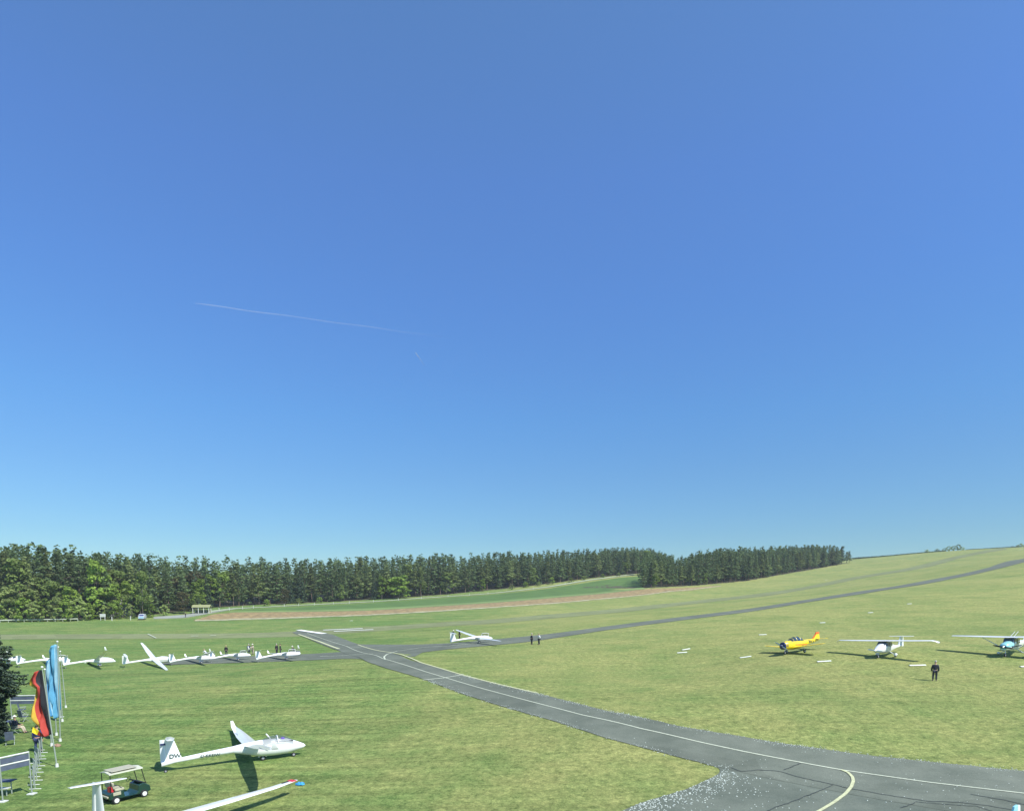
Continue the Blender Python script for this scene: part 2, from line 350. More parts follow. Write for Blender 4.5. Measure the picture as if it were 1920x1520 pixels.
# painted lines
def mark(name, pts, w, m=PAINT, lv=5, n=60): return line_strip(name, pts, w, m, lv, n)
mark('centre_line', [(576,1187.5),(650,1212),(717,1235),(800,1260.5),(832,1270),(946,1302.5),(1092,1341),(1200,1366),(1313,1392),(1400,1410.5),(1497,1429),(1582,1444.6),(1740,1467),(1920,1488),(2150,1512)], .14, PAINT, 5, 200)
mark('centre_line', [(1578,1444),(1590,1449),(1598,1457),(1600,1465),(1596,1476),(1585,1489),(1565,1504),(1540,1519),(1500,1540)], .17, PAINTY, 6, 60)
mark('centre_line', [(722,1237),(720,1232),(726,1227),(745,1221),(790,1214.5),(840,1211.5),(900,1206)], .22, PAINT, 5)
mark('centre_line', [(600,1231),(650,1229),(700,1226)], .25, PAINT)
mark('hold_line', [(793,1275.5),(830,1271.5),(866,1266)], .22, PAINT)
mark('runway_edge_bar', [(560,1181.5),(608,1188.5)], 1.6, PAINTB, 6)
mark('runway_edge_bar', [(606,1181.8),(640,1180.5),(680,1178.8)], 1.5, PAINTB, 6)
mark('runway_edge_bar', [(626,1184.2),(660,1182.6),(700,1180.8)], 1.5, PAINTB, 6)
mark('runway_marking', [(277,1189),(293,1197)], .3, PAINT, 6)
mark('runway_marking', [(358,1193),(372,1192.8)], .8, PAINT, 6)
mark('runway_marking', [(394,1192),(405,1191.8)], .8, PAINT, 6)
mark('pavement_edge_line', [(560,1189.5),(600,1203.5),(636,1217)], .5, PAINTY, 5)
mark('pavement_edge_line', [(671,1209),(720,1222),(790,1243),(861,1264),(1007,1299.5)], .25, PAINTY, 5)
# cracks in the apron
def crack(pts, w=.05, seed=0):
    rr = random.Random(seed); P = resample([at(*p).xy for p in pts], 60)
    P = [p+Vector((rr.uniform(-.05,.05), rr.uniform(-.05,.05))) for p in P]
    line_strip('pavement_crack', P, w, CRACK, 5, 60, pix=False)
crack([(1372,1440),(1388,1447),(1420,1444),(1462,1446),(1500,1458),(1550,1469),(1600,1480),(1680,1494),(1740,1503),(1800,1505),(1860,1512),(1900,1520)], .055, 1)
crack([(1560,1473),(1520,1490),(1480,1505),(1440,1520)], .05, 2)
crack([(1690,1515),(1720,1504),(1760,1508),(1830,1512),(1870,1525)], .045, 3)
crack([(1470,1444),(1500,1432)], .05, 4)
crack([(1820,1490),(1880,1500),(1925,1510)], .06, 5)

# gravel / pale fragments beside the pavements
GRAV = mat('pale_gravel', (.52,.57,.50), .9, .35, 9)
def gravel():
    mb = MB(); rr = random.Random(3)
    def lump(p, s):
        z = gz(p.x, p.y)+.02+.00014*p.length*3; n = rr.choice((5, 6)); a0 = rr.random()*6
        base = [(p.x+math.cos(a0+k*6.283/n)*s*rr.uniform(.6,1.2), p.y+math.sin(a0+k*6.283/n)*s*rr.uniform(.6,1.2), z-.02) for k in range(n)]
        top = [(p.x+(q[0]-p.x)*.6, p.y+(q[1]-p.y)*.6, z+s*rr.uniform(.15,.4)) for q in base]
        mb.rings([base, top])
    U = resample([at(*p).xy for p in up[6:]], 400); Lw = resample([at(*p).xy for p in lo[5:12]], 400)
    AP = resample([at(*p).xy for p in [(1340,1437),(1356,1444),(1346,1452),(1290,1478),(1200,1505),(1150,1530)]], 200)
    for i in range(3400):
        k = rr.random(); a, b = rr.choice(((U, -1),(U, -1),(U, -1),(Lw, 1)))
        j = int(k*(len(a)-2)); p = a[j].lerp(a[j+1], rr.random()); d = (a[j+1]-a[j]).normalized(); q = Vector((-d.y, d.x))
        dens = max(0, .45+.75*math.sin(j*.11)*math.sin(j*.037+1))
        if rr.random() > .12+.88*dens: continue
        off = rr.gauss(.12, .20) if rr.random() < .88 else abs(rr.gauss(0, .8))
        lump(p+q*b*off, rr.uniform(.016, .045)*(1 if p.length < 60 else 1.3))
    for i in range(650):
        j = int(rr.random()*(len(AP)-2)); p = AP[j]; d = (AP[j+1]-AP[j]).normalized(); q = Vector((-d.y, d.x))
        lump(p+q*abs(rr.gauss(0, .8 if rr.random() < .75 else 2.2)), rr.uniform(.02, .055))
    for i in range(130):
        p = at(rr.uniform(1380, 1900), rr.uniform(1450, 1518)).xy; lump(p, rr.uniform(.02, .05))
    o = mb.build('gravel', GRAV); tag(o, 'pale gravel and grit strewn along the taxiway edges', 'gravel', kind='stuff')
gravel()

# ------------------------------------------------------------ vegetation
def leafmat(name, c, rand=.33, var=.35):
    m = mat(name, c, .8, var, .35, rand=rand, spec=.15); N, L = nt(m); b = N['Principled BSDF']; out = [n for n in N if n.type == 'OUTPUT_MATERIAL'][0]
    tr = N.new('ShaderNodeBsdfTranslucent'); mx = N.new('ShaderNodeMixShader'); mx.inputs[0].default_value = .35
    L.new(b.inputs['Base Color'].links[0].from_socket, tr.inputs[0]); L.new(b.outputs[0], mx.inputs[1]); L.new(tr.outputs[0], mx.inputs[2]); L.new(mx.outputs[0], out.inputs[0]); return m
PINE = leafmat('pine_needles', (.118,.172,.068)); PINE2 = leafmat('pine_needles_warm', (.170,.215,.075))
SPRU = leafmat('spruce_needles', (.075,.118,.062)); LEAF = leafmat('fresh_leaves', (.205,.300,.055)); LEAF2 = leafmat('mid_leaves', (.175,.240,.065))
BRONZE = leafmat('bronze_leaves', (.11,.105,.045)); BARK = mat('bark', (.16,.115,.085), .95, .3, 2, rand=.2); BARKG = mat('grey_bark', (.12,.11,.09), .95, .3, 2)
def leaf_quads(cent, nrm, size, r):
    n = len(cent); t = r.normal(size=(n, 3)); a = np.cross(nrm, t); a /= np.linalg.norm(a, axis=1)[:, None]+1e-9; b = np.cross(nrm, a)
    s1 = (size*r.uniform(.6, 1.3, n))[:, None]; s2 = (size*r.uniform(.4, .9, n))[:, None]
    return np.stack([cent-a*s1-b*s2, cent+a*s1*.7-b*s2, cent+a*s1+b*s2*.8, cent-a*s1*.6+b*s2], 1)
def clumps(cl, per, size, r, upb=.3):
    out = []
    for (x, y, z, rx, rz) in cl:
        n = max(6, int(per*rx*rx)); d = r.normal(size=(n, 3)); d /= np.linalg.norm(d, axis=1)[:, None]
        rad_ = r.uniform(.45, 1.08, n)[:, None]; c = d*rad_*np.array([rx, rx, rz])+np.array([x, y, z])
        nn = d+r.normal(size=(n, 3))*.55+np.array([0, 0, upb]); nn /= np.linalg.norm(nn, axis=1)[:, None]
        out.append(leaf_quads(c, nn, size, r))
    return np.concatenate(out)
def quads_obj(name, Q, m, parent=None):
    n = len(Q); me = bpy.data.meshes.new(name); me.vertices.add(n*4); me.vertices.foreach_set('co', Q.reshape(-1).astype(np.float32))
    me.loops.add(n*4); me.loops.foreach_set('vertex_index', np.arange(n*4, dtype=np.int32)); me.polygons.add(n)
    me.polygons.foreach_set('loop_start', np.arange(0, n*4, 4, dtype=np.int32)); me.polygons.foreach_set('loop_total', np.full(n, 4, dtype=np.int32))
    me.materials.append(m); me.update(); me.validate()
    o = bpy.data.objects.new(name, me); COL.objects.link(o); o.parent = parent; return o
# crowns are made at unit height 20 m
def crown_pine(seed, base=.42, dens=30, size=.34):
    r = np.random.default_rng(seed); cl = []
    n = 26
    for i in range(n):
        t = i/(n-1); h = 20*(base+(1-base)*t)-.5; w = (2.6*(1-t**1.8)+.45)*r.uniform(.6, 1.25)
        a = i*2.4+r.uniform(-.4, .4); k = r.uniform(.35, .95)*(1-t*.6)
        cl.append((math.cos(a)*w*k, math.sin(a)*w*k, h, r.uniform(.9, 1.7)*(1-.45*t), r.uniform(.45, .85)))
    return clumps(cl, dens, size, r)
def crown_spruce(seed, base=.08, dens=16, size=.4, wid=3.2):
    r = np.random.default_rng(seed); cl = []
    for i in range(26):
        t = i/25; h = 20*(base+(1-base)*t); w = wid*(1-t)**.85+.15; m_ = max(1, int(5*(1-t)))
        for k in range(m_):
            a = i*1.7+k*6.283/m_+r.uniform(-.3, .3); cl.append((math.cos(a)*w*.6, math.sin(a)*w*.6, h-w*.12, max(.35, w*.42), .55))
    return clumps(cl, dens, size, r)
def crown_leaf(seed, base=.12, wid=5.5, dens=18, size=.42, n=34):
    r = np.random.default_rng(seed); cl = []
    for i in range(n):
        t = r.uniform(0, 1)**.9; h = 20*(base+(.95-base)*t); w = wid*math.sin(math.pi*min(1, .18+t*.78))**.7
        a = r.uniform(0, 6.283); k = r.uniform(.25, .95); q = r.uniform(1.1, 2.0)
        cl.append((math.cos(a)*w*k, math.sin(a)*w*k, h, q, q*.75))
    return clumps(cl, dens, size, r)
def trunk_obj(h, r0, m, seed, limbs=5):
    mb = MB(); rr = random.Random(seed); pts = []; x = y = 0
    for i in range(7): pts.append((x, y, h*i/6)); x += rr.uniform(-.15,.15); y += rr.uniform(-.15,.15)
    mb.tube(pts, [r0*(1-.8*i/6) for i in range(7)], 6)
    for i in range(limbs):
        z = h*rr.uniform(.45, .9); a = rr.random()*6.28; l = rr.uniform(1.5, 3)
        mb.tube([(0,0,z),(math.cos(a)*l*.5, math.sin(a)*l*.5, z+.3),(math.cos(a)*l, math.sin(a)*l, z+.9)], [.09,.06,.02], 4)
    o = mb.build('trunk', m); return o.data, o
def make_kind(name, crown, cm, tm, th=17, r0=.2, seed=1):
    root = empty(name); Q = crown; q = quads_obj('crown', Q, cm, root); md, t = trunk_obj(th, r0, tm, seed); t.parent = root; return root
KINDS = {}
for i in range(5): KINDS['pine%d' % i] = make_kind('pine_tree', crown_pine(10+i, [.22,.34,.14,.10,.28][i]), [PINE,PINE2,PINE,PINE,PINE2][i], BARK, 18, .2, i)
for i in range(2): KINDS['spruce%d' % i] = make_kind('spruce_tree', crown_spruce(30+i), SPRU, BARKG, 18, .18, 8+i)
for i in range(3): KINDS['leaf%d' % i] = make_kind('broadleaf_tree', crown_leaf(40+i), [LEAF,LEAF2,BRONZE][i], BARKG, 14, .22, 12+i)
KINDS['leaf3'] = make_kind('broadleaf_tree', crown_leaf(47, .08), SPRU, BARKG, 14, .22, 19)
BUSHM = leafmat('light_scrub_leaves', (.31,.39,.13))
for i in range(2): KINDS['bush%d' % i] = make_kind('bush', crown_leaf(50+i, .0, 9.5, 17, .55, 48), [BUSHM,LEAF][i], BARKG, 12, .2, 22+i)
used = {}
def put_tree(kind, x, y, h, label, cat, group, rz=None, wid=1.0):
    if kind not in used: o = KINDS[kind]; used[kind] = 1
    else: o = copy_tree(KINDS[kind])
    s = h/20; o.location = (x, y, gz(x, y)-.15); o.rotation_euler = (random.uniform(-.03,.03), random.uniform(-.03,.03), random.random()*6.28 if rz is None else rz)
    o.scale = (s*wid, s*wid, s); tag(o, label, cat, group); return o
def interp(x, pts):
    return float(np.interp(x, [p[0] for p in pts], [p[1] for p in pts]))
SKY = [(-200,1022),(0,1027),(30,1024),(140,1028),(165,1038),(250,1042),(340,1044),(400,1043),(470,1048),(600,1049),(700,1046),(800,1040),(900,1036),(1000,1035),(1100,1030),(1180,1027),(1215,1029),(1240,1034),(1270,1044)]
SKYR = [(1195,1034),(1215,1036),(1240,1040),(1265,1045),(1290,1038),(1320,1032),(1400,1027),(1500,1023),(1580,1021),(1592,1026),(1600,1034)]
EDGE = [(-260,1166),(0,1163),(100,1162),(200,1160),(300,1152),(400,1139),(480,1134),(600,1129),(700,1124),(800,1117),(900,1108),(1000,1098),(1100,1085),(1200,1075.5),(1290,1068)]
EDGER = [(1205,1103),(1300,1098),(1400,1089),(1500,1071.5),(1594,1054.5)]
def edge_pts(E, step):
    P = []
    for a, b in zip(E, E[1:]):
        A, B = at(*a).xy, at(*b).xy; n = max(1, int((B-A).length/step))
        for i in range(n): P.append(A.lerp(B, i/n))
    P.append(at(*E[-1]).xy); return P
def pxof(x, y): return 960+F*x/(y*math.cos(PITCH))   # good enough near the horizon
def zsky(px, y, S): return atd(px, interp(px, S), y).z
LBL = {'L': ('dark pine of the forest edge, left of the bright round tree', 'pines along the left part of the long forest edge'),
       'M': ('dark pine of the forest edge behind the green crop field', 'pines of the forest edge behind the crop field'),
       'R': ('dark pine of the right-hand wood that ends on the grass slope', 'pines of the right-hand wood')}
cand = []
def gather(E, S, side, rows, step):
    P = edge_pts(E, step)
    for rrow in range(rows):
        for i, p in enumerate(P):
            d = p.normalized(); t = (P[min(i+1, len(P)-1)]-P[max(i-1, 0)]).normalized(); nrm = Vector((-t.y, t.x))
            if nrm.dot(d) < 0: nrm = -nrm
            q = p+nrm*(3+rrow*5.2+random.uniform(-2.4, 2.4))+t*random.uniform(-2, 2)
            px = pxof(q.x, q.y)
            if side == 'R' and (px > 1597 or px < 1206): continue
            if side == 'L' and px > 1262: continue
            H = zsky(px, q.y, S)-gz(q.x, q.y)
            if H < 6 or px < -170: continue
            h = min(H*(random.uniform(.80, .96) if random.random() < .78 else random.uniform(.97, 1.07)), 27)
            if rrow == 0: h *= random.uniform(.72, .98)
            if side == 'R' and px > 1560: h *= 1-.10*(px-1560)/37*random.random()
            cand.append((rrow, side, q.x, q.y, h, px))
gather(EDGE, SKY, 'L', 8, 4.0)
gather(EDGER, SKYR, 'R', 8, 4.0)
cand.sort(key=lambda c: (c[0], -c[4]/c[3]))
ind = [c for c in cand if c[0] < 3][:255]; rest = cand[len(ind):]
for c in ind:
    rrow, side, x, y, h, px = c
    rnd = random.random(); kind = 'pine%d' % random.randrange(5); cat = 'pine tree'
    if side == 'L' and px < 1180 and rnd < .12: kind = 'spruce%d' % random.randrange(2)
    S = side if side == 'R' else ('L' if px < 700 else 'M')
    if side == 'L' and random.random() < (.30 if px < 480 else .10):
        put_tree(random.choice(['leaf1','leaf1','leaf2','leaf0']), x, y, h*random.uniform(.62,.9), 'green broadleaf tree mixed in among the pines of the long forest edge', 'broadleaf tree', 'broadleaf trees in the long forest edge', wid=random.uniform(1,1.4)); continue
    if kind.startswith('spruce'):
        put_tree(kind, x, y, h, 'narrow dark spruce standing among the pines of the long forest edge', 'spruce tree', 'spruces in the long forest edge')
    else: put_tree(kind, x, y, h, LBL[S][0], cat, LBL[S][1], wid=random.uniform(.95, 1.5)*(20/h)**.3*(1.5 if side == 'R' and px > 1530 else 1))
def floor_strip(name, E, dep):
    P = edge_pts(E, 12); A = []; B = []
    for i, p in enumerate(P):
        t = (P[min(i+1, len(P)-1)]-P[max(i-1, 0)]).normalized(); nrm = Vector((-t.y, t.x))
        if nrm.dot(p.normalized()) < 0: nrm = -nrm
        A.append(p+nrm*1.2); B.append(p+nrm*dep)
    drape(name, A, B, mat(name, (.075,.07,.035), .95, .4, .4), 1, 120, 6, pix=False, jitter=.8)
floor_strip('forest_floor', EDGE, 60); floor_strip('forest_floor', EDGER, 46)
# the mass of the forest behind the edge rows
protoQ = [np.array([v.co[:] for v in [c for c in KINDS['pine%d' % i].children if c.name.startswith('crown')][0].data.vertices]).reshape(-1, 4, 3) for i in range(5)]
allQ = []
for c in rest:
    rrow, side, x, y, h, px = c
    Q = protoQ[random.randrange(5)]; Q = Q[rng.random(len(Q)) < .38]; a = random.random()*6.28; s = h/20
    M = np.array([[math.cos(a), -math.sin(a), 0], [math.sin(a), math.cos(a), 0], [0, 0, 1]])*s
    allQ.append((Q*np.array([1.4, 1.4, 1]))@M.T+np.array([x, y, gz(x, y)]))
fo = quads_obj('forest', np.concatenate(allQ), leafmat('forest_needles', (.120,.172,.068), 0, .5))
tag(fo, 'deep mass of dark pine forest behind the edge trees', 'forest', kind='stuff')

# bright broadleaf trees and scrub seen in front of the pines: (px, py base, top y, kind, label, width)
BL = [(747,1122,1074,'leaf0','bright fresh green round tree at the forest edge above the crop field',2.1),
 (185,1160,1042,'leaf0','tall bright yellow-green tree in front of the pines behind the white board',.85),
 (212,1160,1090,'leaf0','shorter bright green tree just right of the tallest yellow-green tree',1.1),
 (35,1163,1045,'leaf1','tall fresh green tree near the left edge of the forest',1.0),
 (268,1158,1068,'leaf1','slender light green tree behind the white van',.8),
 (372,1146,1080,'leaf0','bright green small tree behind the open shelter',1.1),
 (345,1150,1105,'leaf2','bronze-leaved low tree left of the open shelter',1.3),
 (535,1133,1100,'leaf2','olive bronze low tree at the forest edge above the left end of the crop field',1.2),
 (905,1108,1082,'leaf0','small bright green tree at the forest edge right of the bright round tree',1.2),
 (716,1123,1076,'leaf0','mid green tree leaning into the left of the bright round tree',1.1),
 (790,1118,1066,'leaf1','mid green tree just right of the bright round tree',.8),
 (1228,1102,1075,'leaf0','bright green low tree under the pines at the left end of the right wood',1.3),
 (1212,1079,1030,'leaf1','yellowish green tree rising behind the left end of the right wood',.9),
 (1322,1096,1072,'leaf0','light green low tree at the foot of the right wood',1.0),
 (1035,1095,1080,'leaf0','low light green tree beside the pale track at the right of the crop field',1.6),
 (640,1127,1095,'leaf1','mid green tree at the forest edge above the middle of the crop field',1.2)]
for (px, py, ty, k, lb, w) in BL:
    p = at(px, py); h = zsky(px, p.y, [(px, ty)])-p.z; put_tree(k, p.x, p.y, h, lb, 'broadleaf tree', None, wid=w)
def ORD(i): return ['first','second','third','fourth','fifth','sixth','seventh','eighth','ninth','tenth','eleventh','twelfth','thirteenth','fourteenth','fifteenth','sixteenth','seventeenth'][i]
SB = ['%s small bush on the verge above the crop field, counted from the bright round tree' % ORD(k) for k in range(7)]+['low bush above the crop field’s left end, %s of three from the right' % ORD(k) for k in range(3)]
BU = [(-30,1165,1106),(0,1165,1112),(20,1165,1098),(46,1165,1118),(68,1165,1124),(88,1164,1120),(108,1164,1116),(128,1164,1121),(150,1163,1117),(168,1162,1128),(198,1161,1132),(222,1160,1135),(246,1159,1130),(282,1157,1130),(308,1154,1132)]
for i, (px, py, ty) in enumerate(BU):
    p = at(px, py); h = zsky(px, p.y, [(px, ty)])-p.z
    put_tree('bush%d' % (i % 2), p.x, p.y, h, ORD(i)+' scrub bush from the left border in the belt below the left forest', 'bush', 'scrub bushes at the foot of the left forest', wid=1.0)
for i, (px, py, ty, w) in enumerate([(960,1105,1096,1.5),(985,1101,1090,1.4),(1010,1098,1089,1.5),(1070,1091,1082,1.5),(1095,1087,1078,1.4),(1130,1083,1075,1.4),(1160,1080,1072,1.4),(600,1130,1118,1.3),(560,1132,1120,1.3),(500,1136,1122,1.2)]):
    p = at(px, py); h = zsky(px, p.y, [(px, ty)])-p.z
    put_tree('bush%d' % (i % 2), p.x, p.y, h, ORD(i)+' small bush from the left' if False else SB[i], 'bush', 'small bushes beside the pale forest track', wid=w)
for i, (px, py, ty, w, lb) in enumerate([(1779,1033.5,1023,1.3,'rounded dark tree on the right skyline, leftmost tall one of its clump'),(1788,1033,1022.5,1.2,'dark rounded tree in the middle of the skyline clump'),(1796,1033,1019.5,1.1,'tallest tree of the clump on the right skyline'),(1805,1032.5,1025.5,1.7,'low dark tree at the right end of the skyline clump'),(1771,1034,1028,1.6,'low bush at the left foot of the skyline tree clump'),(1738,1037,1032,1.8,'tiny lone bush on the skyline, farther left of the tree clump'),(1757,1036,1031.5,1.8,'tiny bush on the skyline close to the left of the tree clump'),(1914,1026,1018,1.6,'small dark tree on the skyline beyond the far end of the runway')]):
    r_ = ray(px, py); d = 672; x = d*r_.x/r_.y; z0 = gz(x, d); h = max(3.5, zsky(px, d, [(px, ty)])-z0)
    put_tree('bush0' if h < 7 else 'leaf3', x, d, h, lb, 'tree', None, wid=w)
def hedge(pxs, label, ty):
    r = np.random.default_rng(5); cl = []; d = 672
    for px in np.arange(pxs[0], pxs[1], 1.6):
        r_ = ray(px, 1040); x = d*r_.x/r_.y; z0 = gz(x, d); zt = atd(px, interp(px, ty), d).z; hh = max(.8, (zt-z0)); cl.append((x, d+r.uniform(-1,1), z0+hh*.45, 1.6, hh*.55))
    o = quads_obj('hedge', clumps(cl, 9, .5, r), SPRU); tag(o, label, 'hedge', kind='stuff')
hedge((1601,1772), 'low dark hedge along the skyline between the right wood and the tree clump', [(1600,1045),(1700,1038.5),(1772,1032.5)])
hedge((1812,1908), 'thin dark hedge line on the skyline right of the tree clump', [(1812,1029.5),(1860,1026.5),(1908,1022.5)])

# near spruce at the left border
def near_spruce():
    p = atd(-8, 1392, 45.5); x, y = p.x, p.y; z = gz(x, y); root = empty('spruce_tree', (x, y, z))
    r = np.random.default_rng(77); Q = []
    H = 9.3
    for i in range(70):
        t = i/69; h = .7+(H-.9)*t
        w = float(np.interp(h, [.7, 3.2, 4.0, 5.0, 5.8, 7.0, 8.2, 9.3], [1.0, 1.0, 1.9, 2.5, 1.6, 1.4, 1.0, .2]))
        for k in range(max(2, int(7*(1-t*.6)))):
            a = i*2.39+k*6.283/max(2, int(7*(1-t*.6)))+r.uniform(-.3, .3); L_ = w*r.uniform(.6, 1.08)
            n = int(60*L_)+12; s = r.uniform(.08, 1, n)**.8; lat = r.normal(size=n)*.16*(1.15-s)+r.normal(size=n)*.05
            cx = math.cos(a)*L_*s-math.sin(a)*lat; cy = math.sin(a)*L_*s+math.cos(a)*lat
            cz = h-.28*L_*s+.10*L_*s**3+r.normal(size=n)*.05
            nn = np.stack([r.normal(size=n)*.5, r.normal(size=n)*.5, np.ones(n)], 1); nn /= np.linalg.norm(nn, axis=1)[:, None]
            Q.append(leaf_quads(np.stack([cx, cy, cz], 1), nn, .075, r))
    quads_obj('crown', np.concatenate(Q), mat('near_spruce_needles', (.048,.080,.048), .8, .4, 1.5), root)
    mb = MB(); mb.tube([(0,0,0),(0,0,4),(0.05,0,8.9)], [.16,.1,.02], 8); mb.build('trunk', BARKG, root)
    # side leader reaching right
    tag(root, 'dark spruce cut off by the left border beside the flags', 'spruce tree')
near_spruce()

# ------------------------------------------------------------ aircraft
GEL = mat('white_gelcoat', (.80,.82,.80), .25, .03, 1.5, coat=.5)
GEL2 = mat('ivory_gelcoat', (.74,.76,.72), .3, .04, 1.5, coat=.4)
GLASSC = mat('canopy_glass', (.03,.05,.05), .06, .1, 2, coat=.6, spec=.8)
GLASST = mat('clear_canopy_glass', (.10,.13,.12), .05, .1, 2, coat=.6, spec=.8); GLASST.node_tree.nodes['Principled BSDF'].inputs['Alpha'].default_value = .42
GLASSB = mat('tinted_canopy', (.05,.06,.14), .06, .1, 2, coat=.6, spec=.8)
RUB = mat('rubber', (.02,.02,.022), .8, .2, 8); METAL = mat('bare_metal', (.55,.57,.56), .35, .1, 4, metal=.8)
RED = mat('red_paint', (.60,.03,.04), .4, .06, 3); NAVY = mat('navy_paint', (.02,.03,.10), .4, .1, 3)
YEL = mat('yellow_paint', (.80,.60,.01), .3, .04, 2, coat=.4); ORA = mat('orange_paint', (.75,.16,.03), .35, .05, 2)
CYAN = mat('pale_cyan_paint', (.30,.62,.66), .3, .05, 2, coat=.4); BLK = mat('black_plastic', (.015,.016,.018), .5, .1, 5)
SIL = mat('silver_cloth', (.62,.64,.66), .5, .2, 8); GREYP = mat('grey_paint', (.30,.32,.34), .5, .08, 3)

def superellipse(x, zc, hw, hh, n=18, pw=2.2):
    out = []
    for k in range(n):
        t = 2*math.pi*k/n; c, s_ = math.cos(t), math.sin(t)
        out.append(Vector((x, math.copysign(abs(c)**(2/pw), c)*hw, zc+math.copysign(abs(s_)**(2/pw), s_)*hh)))
    return out
def fuselage(name, st, m, parent, n=18, pw=2.2):
    return MB().rings([superellipse(*s_, n=n, pw=pw) for s_ in st]).build(name, m, parent, smooth=True)
AF = [(0,0),(.03,.42),(.12,.78),(.3,1.0),(.55,.80),(.8,.36),(1,.02),(.8,-.12),(.5,-.3),(.25,-.42),(.08,-.34)]
def airfoil_ring(le, chord, thick, cant, side=1):
    """le: leading edge point; chord runs to -X; cant angle of the surface normal, 0 = up"""
    n = Vector((0, -math.sin(cant)*side, math.cos(cant)))
    return [Vector(le)+Vector((-c*chord, 0, 0))+n*(t*thick*chord*.6) for c, t in AF]
def surface(name, stations, m, parent, side=1, mb=None):
    """stations: (x_le, y, z, chord, thick, cant)"""
    mb = mb or MB(); mb.rings([airfoil_ring((x, y*side, z), c, t, R(ca), side) for x, y, z, c, t, ca in stations])
    return mb.build(name, m, parent, smooth=True)
def wheel(parent, c, r, w, hub=METAL, name='wheel', axis='Y'):
    t = MB().disc(c, r, w, axis).build(name, RUB, parent, smooth=True)
    e = Vector((0, w*.52, 0)) if axis == 'Y' else Vector((w*.52, 0, 0))
    MB().tube([Vector(c)-e, Vector(c)+e], r*.5, 10).build('hub', hub, t); return t
def text_mesh(name, s, size, m, parent, M, ext=.004):
    cu = bpy.data.curves.new('t', 'FONT'); cu.body = s; cu.size = size; cu.extrude = ext; cu.offset = size*.02; cu.align_x = 'CENTER'; cu.align_y = 'CENTER'
    o = bpy.data.objects.new('t', cu); COL.objects.link(o); dg = bpy.context.evaluated_depsgraph_get(); me = bpy.data.meshes.new_from_object(o.evaluated_get(dg))
    bpy.data.objects.remove(o); me.materials.clear(); me.materials.append(m); me.transform(M)
    q = bpy.data.objects.new(name, me); COL.objects.link(q); q.parent = parent; return q

def settle(root, px=None, py=None, xy=None, heading=0, bank=0, pitch=0, lift=0):
    p = at(px, py) if xy is None else G(*xy); n = slope_normal(p.x, p.y)
    f = Vector((math.cos(heading), math.sin(heading), 0)); f = (f-n*f.dot(n)).normalized(); l = n.cross(f)
    M = Matrix((f, l, n)).transposed().to_4x4() @ Matrix.Rotation(-bank, 4, 'X') @ Matrix.Rotation(pitch, 4, 'Y')
    root.matrix_world = Matrix.Translation(p+n*lift) @ M

